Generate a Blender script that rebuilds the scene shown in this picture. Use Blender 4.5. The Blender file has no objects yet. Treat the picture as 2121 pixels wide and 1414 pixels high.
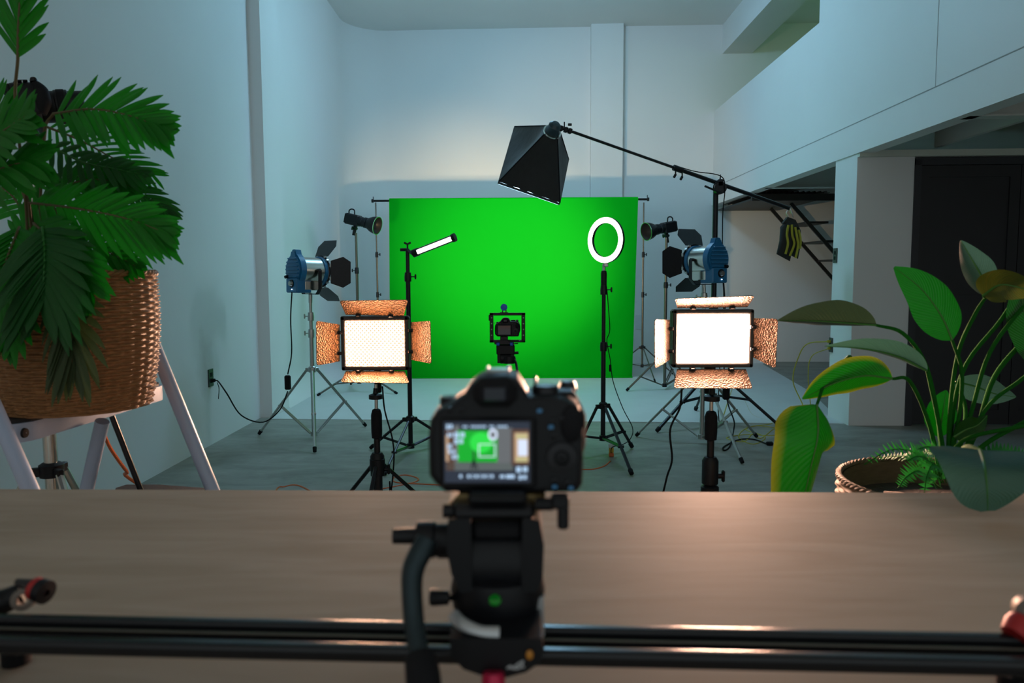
import bpy, math, random
from mathutils import Vector, Matrix, noise
random.seed(7)
S = bpy.context.scene
COL = S.collection
PI = math.pi

# ------------------------------------------------------------------ camera
EYE = Vector((0, 0, 1.25)); FPX = 1570.6
YAW, PITCH, ROLL = -0.0117, 0.0874, -0.0047
_cy, _sy, _cp, _sp = math.cos(YAW), math.sin(YAW), math.cos(PITCH), math.sin(PITCH)
FWD = Vector((_sy*_cp, _cy*_cp, -_sp)); _r = Vector((_cy, -_sy, 0)); _u = _r.cross(FWD)
RGT = _r*math.cos(ROLL) + _u*math.sin(ROLL); UP = _u*math.cos(ROLL) - _r*math.sin(ROLL)
cd = bpy.data.cameras.new('camera'); cam = bpy.data.objects.new('camera', cd); COL.objects.link(cam)
cam.matrix_world = Matrix(((RGT.x, UP.x, -FWD.x, EYE.x), (RGT.y, UP.y, -FWD.y, EYE.y), (RGT.z, UP.z, -FWD.z, EYE.z), (0, 0, 0, 1)))
cd.sensor_width = 36; cd.lens = FPX/2121*36; cd.clip_start = 0.02; cd.clip_end = 60
cd.dof.use_dof = True; cd.dof.focus_distance = 4.6; cd.dof.aperture_fstop = 5.6
S.camera = cam
# ------------------------------------------------------------------ light and exposure
S.view_settings.view_transform = 'Standard'; S.view_settings.look = 'None'
S.view_settings.exposure = 0.0; S.view_settings.gamma = 1.0; S.view_settings.use_curve_mapping = False
W = bpy.data.worlds.new('world'); S.world = W; W.use_nodes = True
W.node_tree.nodes['Background'].inputs[0].default_value = (0.80, 0.90, 0.90, 1)
W.node_tree.nodes['Background'].inputs[1].default_value = 0.58
def light(name, kind, loc, power, color, size=.2, aim=None, **k):
    d = bpy.data.lights.new(name, kind); d.energy = power; d.color = color
    if kind in ('POINT', 'SPOT'): d.shadow_soft_size = size
    if kind == 'AREA': d.size = size
    for a, b in k.items(): setattr(d, a, b)
    o = bpy.data.objects.new(name, d); COL.objects.link(o); o.location = loc
    if aim is not None: o.rotation_euler = (Vector(aim)-Vector(loc)).to_track_quat('-Z', 'Y').to_euler()
    return o
light('ceiling_lamp_light', 'POINT', (0.2, 7.5, 4.15), 98, (0.36, 0.70, 1.0), .28)
light('upstairs_bounce_fill', 'POINT', (4.6, 8.6, 4.0), 9, (0.35, 1.0, .45), .2)  # added fill: stands in for green bounce in the recess above the parapet

# ------------------------------------------------------------------ pixel -> place
def ray(px, py): return (FWD*FPX + RGT*(px-1060.5) + UP*(707-py)).normalized()
def U(px, py, Y): d = ray(px, py); return EYE + d*(Y/d.y)
def Pz(px, py, z): d = ray(px, py); return EYE + d*((z-EYE.z)/d.z)
def F(px, py): return Pz(px, py, 0)
def Px(px, py, X): d = ray(px, py); return EYE + d*(X/d.x)
def mpp(Y): return Y/FPX

# ------------------------------------------------------------------ materials
_m = {}
def M(name, rgb, rough=.5, metal=0, noise_=None, bump=None, emis=None, coat=0, spec=None, sheen=0, trans=0, vor=None, stretch=None):
    if name in _m: return _m[name]
    m = bpy.data.materials.new(name); m.use_nodes = True; nt = m.node_tree; N = nt.nodes; L = nt.links
    b = N['Principled BSDF']; b.inputs['Base Color'].default_value = (*rgb, 1); b.inputs['Roughness'].default_value = rough
    b.inputs['Metallic'].default_value = metal
    if coat: b.inputs['Coat Weight'].default_value = coat
    if spec is not None: b.inputs['Specular IOR Level'].default_value = spec
    if sheen: b.inputs['Sheen Weight'].default_value = sheen
    tc = N.new('ShaderNodeTexCoord'); mp = N.new('ShaderNodeMapping'); L.new(tc.outputs['Object'], mp.inputs[0])
    if stretch: mp.inputs['Scale'].default_value = stretch
    if noise_ is None: noise_ = (12, .06)
    n = N.new('ShaderNodeTexNoise'); n.inputs['Scale'].default_value = noise_[0]; n.inputs['Detail'].default_value = 6
    L.new(mp.outputs[0], n.inputs['Vector'])
    mx = N.new('ShaderNodeMix'); mx.data_type = 'RGBA'; k = noise_[1]
    mx.inputs['A'].default_value = (*[c*(1-k) for c in rgb], 1); mx.inputs['B'].default_value = (*[min(1, c*(1+k)) for c in rgb], 1)
    L.new(n.outputs[0], mx.inputs['Factor']); L.new(mx.outputs['Result'], b.inputs['Base Color'])
    if bump:
        bn = N.new('ShaderNodeBump'); bn.inputs['Strength'].default_value = bump[1]; bn.inputs['Distance'].default_value = bump[2] if len(bump) > 2 else .002
        if vor:
            v = N.new('ShaderNodeTexVoronoi'); v.inputs['Scale'].default_value = bump[0]; v.feature = 'SMOOTH_F1'
            L.new(mp.outputs[0], v.inputs['Vector']); L.new(v.outputs['Distance'], bn.inputs['Height'])
        else:
            n2 = N.new('ShaderNodeTexNoise'); n2.inputs['Scale'].default_value = bump[0]; n2.inputs['Detail'].default_value = 4
            L.new(mp.outputs[0], n2.inputs['Vector']); L.new(n2.outputs[0], bn.inputs['Height'])
        L.new(bn.outputs[0], b.inputs['Normal'])
    if emis:
        b.inputs['Emission Color'].default_value = (*emis[:3], 1); b.inputs['Emission Strength'].default_value = emis[3]
    if trans: b.inputs['Transmission Weight'].default_value = trans
    _m[name] = m
    return m
def leaf_mat(name, c1, c2, rough=.38, edge=None):
    m = bpy.data.materials.new(name); m.use_nodes = True; nt = m.node_tree; N = nt.nodes; L = nt.links; b = N['Principled BSDF']
    uv = N.new('ShaderNodeUVMap'); sp = N.new('ShaderNodeSeparateXYZ'); L.new(uv.outputs[0], sp.inputs[0])
    ab = N.new('ShaderNodeMath'); ab.operation = 'ABSOLUTE'; L.new(sp.outputs['Y'], ab.inputs[0])
    ml = N.new('ShaderNodeMath'); ml.operation = 'MULTIPLY_ADD'; ml.inputs[1].default_value = -.28; L.new(ab.outputs[0], ml.inputs[0]); L.new(sp.outputs['X'], ml.inputs[2])
    fr = N.new('ShaderNodeMath'); fr.operation = 'MULTIPLY'; fr.inputs[1].default_value = 150; L.new(ml.outputs[0], fr.inputs[0])
    sn = N.new('ShaderNodeMath'); sn.operation = 'SINE'; L.new(fr.outputs[0], sn.inputs[0])
    bn = N.new('ShaderNodeBump'); bn.inputs['Strength'].default_value = .35; bn.inputs['Distance'].default_value = .001; L.new(sn.outputs[0], bn.inputs['Height']); L.new(bn.outputs[0], b.inputs['Normal'])
    cmb = N.new('ShaderNodeCombineXYZ'); L.new(ml.outputs[0], cmb.inputs['X'])
    n = N.new('ShaderNodeTexNoise'); n.inputs['Scale'].default_value = 22; n.inputs['Detail'].default_value = 3; L.new(cmb.outputs[0], n.inputs['Vector'])
    mx = N.new('ShaderNodeMix'); mx.data_type = 'RGBA'; mx.inputs['A'].default_value = (*c1, 1); mx.inputs['B'].default_value = (*c2, 1); L.new(n.outputs[0], mx.inputs['Factor'])
    out = mx.outputs['Result']
    if edge:
        rp = N.new('ShaderNodeMapRange'); rp.inputs['From Min'].default_value = .72; rp.inputs['From Max'].default_value = 1.02; L.new(ab.outputs[0], rp.inputs[0])
        m2 = N.new('ShaderNodeMix'); m2.data_type = 'RGBA'; L.new(rp.outputs[0], m2.inputs['Factor']); L.new(out, m2.inputs['A']); m2.inputs['B'].default_value = (*edge, 1); out = m2.outputs['Result']
    L.new(out, b.inputs['Base Color']); b.inputs['Roughness'].default_value = rough
    # thin leaf: some light passes through
    tr = N.new('ShaderNodeBsdfTranslucent'); L.new(out, tr.inputs[0]); ms = N.new('ShaderNodeMixShader'); ms.inputs[0].default_value = .22
    L.new(b.outputs[0], ms.inputs[1]); L.new(tr.outputs[0], ms.inputs[2]); L.new(ms.outputs[0], N['Material Output'].inputs[0])
    return m
BLK = M('black_plastic', (.0045, .005, .0075), .45, spec=.3, noise_=(60, .2), bump=(400, .15, .0003))
BLKM = M('black_metal', (.02, .02, .023), .33, .6, noise_=(40, .2))
RUB = M('black_rubber', (.006, .006, .008), .75, spec=.25, noise_=(80, .2), bump=(900, .3, .0003))
CHR = M('chrome_steel', (.62, .60, .55), .22, 1)
STEEL = M('brushed_steel', (.5, .5, .48), .32, 1, bump=(300, .1, .0003))
SATIN = M('satin_dark_steel', (.16, .145, .12), .3, .9)
BLUE = M('blue_enamel', (.010, .16, .36), .38, noise_=(30, .08), coat=.2)
WHITE = M('white_wall_paint', (.80, .80, .79), .75, noise_=(1.6, .035), bump=(30, .12, .002))
WHITE2 = M('white_gloss_paint', (.80, .80, .79), .5, noise_=(2, .03), bump=(14, .08, .002))
CEIL = M('ceiling_paint', (.80, .80, .77), .85, noise_=(1.2, .05), bump=(25, .15, .002))
COPPER = M('hammered_copper_metal', (.34, .21, .115), .42, .5, bump=(180, 1.0, .0035), vor=True, noise_=(40, .15))

# ------------------------------------------------------------------ mesh builder
class MB:
    def __init__(s): s.v = []; s.f = []; s.mi = []; s.uv = {}; s.cur = 0
    def add(s, vs, fs):
        o = len(s.v); s.v += [Vector(v) for v in vs]; s.f += [tuple(i+o for i in f) for f in fs]; s.mi += [s.cur]*len(fs)
        return s
    def box(s, c, size, rot=None, bev=0):
        x, y, z = [a/2 for a in size]; c = Vector(c)
        if bev <= 0:
            vs = [Vector((i*x, j*y, k*z)) for i in (-1, 1) for j in (-1, 1) for k in (-1, 1)]
            fs = [(0, 1, 3, 2), (4, 6, 7, 5), (0, 4, 5, 1), (2, 3, 7, 6), (0, 2, 6, 4), (1, 5, 7, 3)]
        else:
            b = min(bev, x*.95, y*.95, z*.95); vs = []; ix = {}
            for i in (-1, 1):
                for j in (-1, 1):
                    for k in (-1, 1):
                        ix[(i, j, k)] = len(vs)
                        vs += [Vector((i*x, j*(y-b), k*(z-b))), Vector((i*(x-b), j*y, k*(z-b))), Vector((i*(x-b), j*(y-b), k*z))]
            q = ix; fs = []
            for a in (0, 1, 2):
                for sg in (-1, 1):
                    def kk(p, r):
                        t = [0, 0, 0]; t[a] = sg; t[(a+1) % 3] = p; t[(a+2) % 3] = r; return q[tuple(t)]+a
                    fs.append((kk(-1, -1), kk(1, -1), kk(1, 1), kk(-1, 1)))
            for a in (0, 1, 2):
                b1, b2 = (a+1) % 3, (a+2) % 3
                for p in (-1, 1):
                    for r in (-1, 1):
                        t0 = [0, 0, 0]; t1 = [0, 0, 0]; t0[a] = -1; t1[a] = 1; t0[b1] = t1[b1] = p; t0[b2] = t1[b2] = r
                        i0, i1 = q[tuple(t0)], q[tuple(t1)]
                        fs.append((i0+b1, i1+b1, i1+b2, i0+b2))
            for i in q.values(): fs.append((i, i+1, i+2))
        if rot is not None: vs = [rot @ v for v in vs]
        s.add([v+c for v in vs], fs); return s
    def tube(s, a, b, r, r2=None, n=12, cap=True):
        a, b = Vector(a), Vector(b); r2 = r if r2 is None else r2; d = (b-a).normalized()
        p = d.orthogonal().normalized(); q = d.cross(p); vs = []; fs = []
        for c, rr in ((a, r), (b, r2)):
            for i in range(n): t = 2*PI*i/n; vs.append(c+(p*math.cos(t)+q*math.sin(t))*rr)
        for i in range(n): j = (i+1) % n; fs.append((i, j, n+j, n+i))
        if cap: fs += [tuple(range(n-1, -1, -1)), tuple(range(n, 2*n))]
        s.add(vs, fs); return s
    def path(s, pts, r, n=8, smooth=True, sub=6, flat=None):
        pts = [Vector(p) for p in pts]
        rr = r if isinstance(r, (list, tuple)) else [r]*len(pts)
        if smooth and len(pts) > 2:
            P = [2*pts[0]-pts[1]]+pts+[2*pts[-1]-pts[-2]]; out = []; ro = []
            for i in range(1, len(P)-2):
                for k in range(sub):
                    t = k/sub; a, b, c, d = P[i-1], P[i], P[i+1], P[i+2]
                    out.append(.5*((2*b)+(c-a)*t+(2*a-5*b+4*c-d)*t*t+(3*b-a-3*c+d)*t**3)); ro.append(rr[i-1]*(1-t)+rr[i]*t)
            out.append(pts[-1]); ro.append(rr[-1]); pts, rr = out, ro
        vs = []; fs = []; up = None
        for i, p in enumerate(pts):
            d = (pts[min(i+1, len(pts)-1)]-pts[max(i-1, 0)])
            d = d.normalized() if d.length > 1e-9 else Vector((0, 0, 1))
            up = d.orthogonal().normalized() if up is None else (up-d*up.dot(d)).normalized()
            q = d.cross(up)
            for k in range(n): t = 2*PI*k/n; vs.append(p+(up*math.cos(t)+q*math.sin(t)*(flat or 1))*rr[i])
        for i in range(len(pts)-1):
            for k in range(n): j = (k+1) % n; fs.append((i*n+k, i*n+j, (i+1)*n+j, (i+1)*n+k))
        fs += [tuple(range(n-1, -1, -1)), tuple((len(pts)-1)*n+k for k in range(n))]
        s.add(vs, fs); return s
    def lathe(s, prof, o, axis=(0, 0, 1), n=32, closed=False):
        o = Vector(o); d = Vector(axis).normalized(); p = d.orthogonal().normalized(); q = d.cross(p); vs = []; fs = []
        for r, h in prof:
            for i in range(n): t = 2*PI*i/n; vs.append(o+d*h+(p*math.cos(t)+q*math.sin(t))*max(r, 1e-5))
        m = len(prof)
        for a in range(m-1 if not closed else m):
            b = (a+1) % m
            for i in range(n): j = (i+1) % n; fs.append((a*n+i, a*n+j, b*n+j, b*n+i))
        s.add(vs, fs); return s
    def prism(s, poly, vec):
        poly = [Vector(p) for p in poly]; v = Vector(vec); n = len(poly); vs = poly+[p+v for p in poly]
        fs = [tuple(range(n)), tuple(range(2*n-1, n-1, -1))]+[(i, n+i, n+(i+1) % n, (i+1) % n) for i in range(n)]
        s.add(vs, fs); return s
    def ball(s, c, r, n=16, m=10, sc=(1, 1, 1)):
        c = Vector(c); vs = []; fs = []
        for i in range(m+1):
            a = PI*i/m
            for k in range(n): t = 2*PI*k/n; vs.append(c+Vector((math.sin(a)*math.cos(t)*r*sc[0], math.sin(a)*math.sin(t)*r*sc[1], math.cos(a)*r*sc[2])))
        for i in range(m):
            for k in range(n): j = (k+1) % n; fs.append((i*n+k, (i+1)*n+k, (i+1)*n+j, i*n+j))
        s.add(vs, fs); return s
    def grid(s, rows, uvs=None, closed=False):
        nr, nc = len(rows), len(rows[0]); o = len(s.v); vs = [v for r in rows for v in r]; fs = []
        for i in range(nr-1):
            for k in range(nc-(0 if closed else 1)): j = (k+1) % nc; fs.append((i*nc+k, i*nc+j, (i+1)*nc+j, (i+1)*nc+k))
        s.add(vs, fs)
        if uvs:
            for i, u in enumerate([x for r in uvs for x in r]): s.uv[o+i] = u
        return s
    def xf(s, m): s.v = [m @ v for v in s.v]; return s

def rootmat(o):
    m = Matrix.LocRotScale(o.location, o.rotation_euler, o.scale)
    return (rootmat(o.parent) @ m) if o.parent else m
def obj(name, mb, mats, parent=None, local=False, ang=35, label=None, kind=None):
    me = bpy.data.meshes.new(name)
    vs = mb.v
    if parent is not None and not local:
        inv = rootmat(parent).inverted(); vs = [inv @ v for v in vs]
    me.from_pydata([tuple(v) for v in vs], [], mb.f)
    if not isinstance(mats, (list, tuple)): mats = [mats]
    for m in mats: me.materials.append(m)
    if mb.uv:
        ul = me.uv_layers.new(name='UVMap')
        for l in me.loops: ul.data[l.index].uv = mb.uv.get(l.vertex_index, (0, 0))
    for p, i in zip(me.polygons, mb.mi): p.material_index = i
    me.validate(); me.update()
    import bmesh
    b = bmesh.new(); b.from_mesh(me)
    if not mb.uv: bmesh.ops.recalc_face_normals(b, faces=b.faces)
    for f in b.faces: f.smooth = True
    b.to_mesh(me); b.free()
    me.set_sharp_from_angle(angle=math.radians(ang))
    o = bpy.data.objects.new(name, me); COL.objects.link(o)
    if parent is not None: o.parent = parent
    if label: o['label'] = label
    if kind: o['kind'] = kind
    return o
def thing(name, label, cat, loc, rz=0, group=None, rot=None):
    o = bpy.data.objects.new(name, None); o.empty_display_size = .05; COL.objects.link(o)
    o.location = loc; o.rotation_euler = rot if rot is not None else (0, 0, rz); o['label'] = label; o['category'] = cat
    if group: o['group'] = group
    return o
def solo(name, mb, mats, label, cat, group=None, ang=35, origin=None):
    # one-mesh thing with its origin at its base
    c = origin or Vector((sum(v.x for v in mb.v)/len(mb.v), sum(v.y for v in mb.v)/len(mb.v), min(v.z for v in mb.v)))
    mb.v = [v-c for v in mb.v]
    o = obj(name, mb, mats, ang=ang); o.location = c; o['label'] = label; o['category'] = cat
    if group: o['group'] = group
    return o
def struct(name, mb, mats, ang=35): return obj(name, mb, mats, kind='structure', ang=ang)

# ================================================================== THE ROOM
XL, XR, XB, H, YB, XL2 = -2.31, 2.70, 2.80, 4.67, 10.89, -2.40
HL, HS, HT, HB, YP, XBR = 2.205, 2.454, 3.50, 4.28, 6.28, 3.20
SK = -.0279
def yk(Y, x): return Y+SK*x
def slab(mb, x0, x1, Y0, Y1, z0, z1, k=1):
    vs = [(x, (yk(Y, x) if k else Y), z) for x in (x0, x1) for Y in (Y0, Y1) for z in (z0, z1)]
    mb.add(vs, [(0, 1, 3, 2), (4, 6, 7, 5), (0, 4, 5, 1), (2, 3, 7, 6), (0, 2, 6, 4), (1, 5, 7, 3)]); return mb
# concrete floor
def floor_mat():
    m = bpy.data.materials.new('polished_concrete'); m.use_nodes = True; nt = m.node_tree; N = nt.nodes; L = nt.links; b = N['Principled BSDF']
    tc = N.new('ShaderNodeTexCoord'); mp = N.new('ShaderNodeMapping'); mp.inputs['Scale'].default_value = (.7, 1.6, 1); L.new(tc.outputs['Object'], mp.inputs[0])
    n1 = N.new('ShaderNodeTexNoise'); n1.inputs['Scale'].default_value = 2.2; n1.inputs['Detail'].default_value = 9; n1.inputs['Roughness'].default_value = .65; n1.inputs['Distortion'].default_value = .6; L.new(mp.outputs[0], n1.inputs[0])
    r = N.new('ShaderNodeValToRGB'); r.color_ramp.elements[0].color = (.17, .175, .145, 1); r.color_ramp.elements[1].color = (.36, .36, .32, 1); r.color_ramp.elements[0].position = .3; r.color_ramp.elements[1].position = .72
    L.new(n1.outputs[0], r.inputs[0]); L.new(r.outputs[0], b.inputs['Base Color'])
    n2 = N.new('ShaderNodeTexNoise'); n2.inputs['Scale'].default_value = 14; n2.inputs['Detail'].default_value = 8; L.new(tc.outputs['Object'], n2.inputs[0])
    mr = N.new('ShaderNodeMapRange'); mr.inputs['To Min'].default_value = .38; mr.inputs['To Max'].default_value = .62; L.new(n2.outputs[0], mr.inputs[0]); L.new(mr.outputs[0], b.inputs['Roughness'])
    bn = N.new('ShaderNodeBump'); bn.inputs['Strength'].default_value = .12; bn.inputs['Distance'].default_value = .004; L.new(n2.outputs[0], bn.inputs['Height']); L.new(bn.outputs[0], b.inputs['Normal'])
    return m
mb = MB(); slab(mb, -2.7, 7.2, -2.5, 12.4, -.15, 0, 0); struct('floor', mb, floor_mat())
# painted white cyclorama floor
cf = [F(566, 868), F(1747, 878), F(1681, 813), F(1559, 745)]
mb = MB(); far = Vector((XL2+.02, YB-.02, 0))
d = (cf[3]-cf[2]).normalized(); t = (yk(YB, 3.3)-cf[3].y)/d.y; e = cf[3]+d*max(t, 0)
poly = [(p.x, p.y, .0005) for p in (Vector((-2.20, cf[0].y, 0)), cf[1], cf[2], Vector((e.x, yk(YB, e.x)-.03, 0)), Vector((XL2+.03, yk(YB, XL2)-.03, 0)), Vector((XL2+.03, 7.12, 0)), Vector((-2.20, 7.12, 0)))]
mb.prism(poly, (0, 0, .004))
struct('floor.001', mb, M('white_floor_paint', (.62, .65, .65), .5, noise_=(3, .08), bump=(9, .1, .002)))
# left wall with grime around the outlet
def wall_left_mat():
    m = M('left_wall_paint', (.75, .76, .76), .7, noise_=(1.1, .05), bump=(16, .25, .003)); nt = m.node_tree; N = nt.nodes; L = nt.links; b = N['Principled BSDF']
    tc = N.new('ShaderNodeTexCoord'); mp = N.new('ShaderNodeMapping'); c = Px(425, 760, XL)
    mp.inputs['Location'].default_value = (0, -c.y*5.2, -c.z*3.0); mp.inputs['Scale'].default_value = (0, 5.2, 3.0); L.new(tc.outputs['Object'], mp.inputs[0])
    ln = N.new('ShaderNodeVectorMath'); ln.operation = 'LENGTH'; L.new(mp.outputs[0], ln.inputs[0])
    n = N.new('ShaderNodeTexNoise'); n.inputs['Scale'].default_value = 6; n.inputs['Detail'].default_value = 6; L.new(tc.outputs['Object'], n.inputs[0])
    ad = N.new('ShaderNodeMath'); ad.operation = 'ADD'; L.new(ln.outputs['Value'], ad.inputs[0]); L.new(n.outputs[0], ad.inputs[1])
    mr = N.new('ShaderNodeMapRange'); mr.inputs['From Min'].default_value = .45; mr.inputs['From Max'].default_value = 1.35; mr.inputs['To Min'].default_value = .55; mr.inputs['To Max'].default_value = 0; L.new(ad.outputs[0], mr.inputs[0])
    src = b.inputs['Base Color'].links[0].from_socket
    mx = N.new('ShaderNodeMix'); mx.data_type = 'RGBA'; L.new(mr.outputs[0], mx.inputs['Factor']); L.new(src, mx.inputs['A']); mx.inputs['B'].default_value = (.36, .34, .30, 1); L.new(mx.outputs['Result'], b.inputs['Base Color'])
    return m
mb = MB(); slab(mb, XL-.25, XL, -2.5, 6.62, 0, H, 0); struct('wall_left', mb, wall_left_mat())
# pilaster
mb = MB(); slab(mb, XL-.3, -2.205, 6.62, 7.10, 0, H, 0); struct('wall_left_pilaster', mb, WHITE)
# cyclorama: left wall, rounded corner, back wall, coved foot
RC, CV = .55, .24
plan = [(XL2, 7.10), (XL2, 8.5), (XL2, yk(YB, XL2)-RC)]
nrm = [(1, 0), (1, 0), (1, 0)]
for i in range(1, 13):
    a = PI/2*i/12; plan.append((XL2+RC-RC*math.cos(a), yk(YB, XL2)-RC+RC*math.sin(a))); nrm.append((math.cos(a), -math.sin(a)))
for x in (-1, 0, 1, 2, 3.4): plan.append((x, yk(YB, x))); nrm.append((0, -1))
zz = [(CV*(1-math.cos(a)) if False else CV-CV*math.sin(a), CV-CV*math.cos(a)) for a in [0]]
rows = []
prof = [(CV*(1-math.sin(a)), CV*(1-math.cos(a))) for a in [PI/2*i/8 for i in range(9)]]   # (offset from wall, height): floor to wall
prof = [(CV*(1-math.sin(PI/2*i/8)), CV*(1-math.cos(PI/2*i/8))) for i in range(9)]+[(0, 1.2), (0, 2.4), (0, 3.6), (0, H)]
for off, z in prof: rows.append([Vector((p[0]+n[0]*off, p[1]+n[1]*off, z+.002)) for p, n in zip(plan, nrm)])
mb = MB(); mb.grid(rows)
rows2 = [[Vector((p[0]-n[0]*.12, p[1]-n[1]*.12, z)) for p, n in zip(plan, nrm)] for z in (0, H)]
mb.grid([rows[-1], rows2[1]]); mb.grid([rows2[1], rows2[0]]); mb.grid([rows2[0], rows[0]])
e0 = [r[0] for r in rows]; mb.add([Vector((XL2-.12, 7.10, 0)), Vector((XL2, 7.10, .002))]+e0+[Vector((XL2-.12, 7.10, H))], [tuple([1]+[2+i for i in range(9)]), tuple([0, 1, 2+8]+[2+i for i in range(9, len(e0))]+[2+len(e0)])])
struct('wall_back', mb, M('cyclorama_paint', (.80, .80, .79), .62, noise_=(.9, .04), bump=(12, .1, .002)), ang=50)
# rest of the back wall under and behind the mezzanine
mb = MB(); slab(mb, 3.4, 6.6, YB, YB+.15, 0, H); struct('wall_back.001', mb, WHITE)
# back wall pilaster with a narrow shadow gap at its right
pa, pb = U(1224, 200, 10.75), U(1290, 200, 10.75)
mb = MB(); slab(mb, pa.x, pb.x, YB-.13, YB+.02, 1.62+.0, H); struct('wall_back_pilaster', mb, WHITE)
# ceiling
mb = MB(); slab(mb, -2.75, 6.6, -2.5, 12.4, H, H+.15, 0); struct('ceiling', mb, CEIL)
# beam under the ceiling
mb = MB(); slab(mb, XB, XBR, -1, YB-.001, HB, H); struct('ceiling_beam', mb, WHITE)
# parapet and full height wall above the mezzanine edge
YC = Px(1697, 47, XR).y
mb = MB(); slab(mb, XR, XR+.09, YC, YB-.001, HS, HT, 0); slab(mb, XR, XR+.09, -2.5, YC, HS, H, 0)
struct('wall_right', mb, WHITE2)
ys = Px(1940, 120, XR).y
mb = MB(); mb.box((XR-.001, ys, (HS+H)/2), (.003, .006, H-HS)); struct('trim_1', mb, M('panel_joint', (.55, .58, .58), .8))
# fascia channel at the mezzanine edge
mb = MB(); slab(mb, XR-.012, XR+.02, -2.5, YB-.001, HL+.0141, HS-.012, 0); slab(mb, XR-.012, XR+.12, -2.5, YB-.001, HL, HL+.014, 0)
slab(mb, XR-.004, XR+.02, -2.5, YB-.001, HS-.012, HS, 0)
struct('trim_2', mb, WHITE2)
mb = MB(); mb.box((XR-.014, 4.0, HS-.006), (.004, 12.9, .006)); struct('trim_3', mb, M('caulk_gap', (.38, .38, .36), .9))
# mezzanine deck, lateral beams and joists
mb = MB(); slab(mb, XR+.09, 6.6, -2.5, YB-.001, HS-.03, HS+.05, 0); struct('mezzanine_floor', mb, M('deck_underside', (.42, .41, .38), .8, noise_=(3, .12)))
mb = MB()
for Y, z0 in ((2.4, HL), (3.65, HL), (4.9, HL), (8.75, HL)):
    slab(mb, XR+.05, 6.6, Y-.004, Y+.004, z0+.012, HS-.03); slab(mb, XR+.05, 6.6, Y-.05, Y+.05, z0, z0+.012); slab(mb, XR+.05, 6.6, Y-.05, Y+.05, HS-.042, HS-.03)
struct('trim_4', mb, M('painted_steel_beam', (.62, .64, .60), .55, noise_=(5, .06)))
mb = MB()
for X in (3.35, 4.1, 4.85, 5.6):
    for a, b in ((2.46, 3.6), (3.71, 4.85), (4.96, 6.25), (8.81, 10.8)):
        slab(mb, X-.02, X+.02, a, b, HL+.05, HS-.03, 0)
struct('trim_5', mb, M('painted_steel_beam'.replace('beam', 'joist'), (.56, .57, .53), .6, noise_=(5, .08)))
# wall block with the black double door under the mezzanine
dl = Px  # alias
def onY(px, py, Y=YP):
    # point of the skewed lateral plane through Y
    d = ray(px, py); t = Y/(d.y-SK*d.x); return EYE+d*t
DL, DR = onY(1897, 600).x, onY(2104, 600).x
DW = DR-DL; DTOP = onY(1990, 329).z
DT = onY(1990, 329).z
WT = .42
mb = MB(); slab(mb, XR, DL-.05, YP, YP+WT, 0, HL); slab(mb, DL-.05, DL+2*DW+.1, YP, YP+WT, DT+.02, HL); slab(mb, DL+2*DW+.1, 6.6, YP, YP+WT, 0, HL)
struct('wall_right_partition', mb, WHITE)
mb = MB(); slab(mb, XR, 6.6, YP-.04, YP-.0005, HL-.03, HL+.02); struct('trim_6', mb, M('steel_plate_paint', (.62, .66, .58), .6))
mb = MB(); slab(mb, 6.6, 6.75, -2.5, 12.4, 0, H, 0); struct('wall_right_outer', mb, WHITE)
DARK = M('dark_door_paint', (.022, .021, .024), .55, noise_=(4, .15), bump=(50, .1, .001))
DARK2 = M('dark_frame_paint', (.028, .028, .034), .5, noise_=(4, .15))
df = MB(); slab(df, DL-.05, DL, YP-.015, YP+.10, 0, DT); slab(df, DL+2*DW, DL+2*DW+.05, YP-.015, YP+.10, 0, DT); slab(df, DL-.05, DL+2*DW+.05, YP-.015, YP+.10, DT-.045, DT+.01)
dfo = struct('door_1', df, DARK2)
for k in (0, 1):
    x0 = DL+k*DW+.003; x1 = DL+(k+1)*DW-.003; mb = MB()
    slab(mb, x0, x1, YP+.02, YP+.055, .012, DT-.05)
    for a, b, z0, z1 in ((x0, x1, .012, .13), (x0, x1, DT-.14, DT-.05), (x0, x0+.07, .13, DT-.14), (x1-.08, x1, .13, DT-.14), (x0+.07, x1-.08, 1.02, 1.07)):
        slab(mb, a, b, YP+.006, YP+.0205, z0, z1)
    lf = obj('door_leaf', mb, DARK, dfo)
    if k == 0:
        h = MB(); hx = x1-.035; hy = yk(YP, hx)+.006
        for z in (1.02, 1.16): h.tube((hx, hy+.001, z), (hx, hy-.035, z), .006, n=8)
        h.tube((hx, hy-.035, 1.0), (hx, hy-.035, 1.18), .007, n=10); obj('door_handle', h, STEEL, lf, label='small pale metal pull handle')
# steel stair and landing behind the wall block
ST = M('dark_steel_paint', (.03, .027, .024), .5, .3, noise_=(8, .3))
sy0, sy1 = 9.55, 10.3
st = thing('steel_staircase', 'dark steel staircase with open treads descending behind the white pillar', 'staircase', (3.6, 9.9, 0))
zL = U(1600, 421, 9.6).z
mb = MB(); slab(mb, XR+.05, U(1672, 421, 9.6).x, sy0-.35, YB-.2, zL, zL+.02, 0)
rows = []
for k in range(0, 81):
    x = XR+.06+k*(U(1690, 421, 9.6).x-XR-.06)/80; rows.append([Vector((x, sy0-.38, zL+.09+.015*math.sin(k*1.1))), Vector((x, YB-.25, zL+.09+.015*math.sin(k*1.1)))])
mb.grid(rows); slab(mb, XR+.05, U(1700, 421, 9.6).x, sy0-.40, sy0-.36, zL-.01, zL+.07, 0)
obj('landing', mb, ST, st)
a0 = U(1638, 421, sy0); a1 = U(1705, 497, sy0); dr = (a1-a0).normalized(); L_ = (a0.z-.02)/-dr.z
for yy in (sy0, sy1):
    mb = MB(); p = Vector((a0.x, yy, a0.z)); q = p+dr*L_; mb.path([p, q], .03, n=4, smooth=False); obj('stringer', mb, ST, st)
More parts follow.
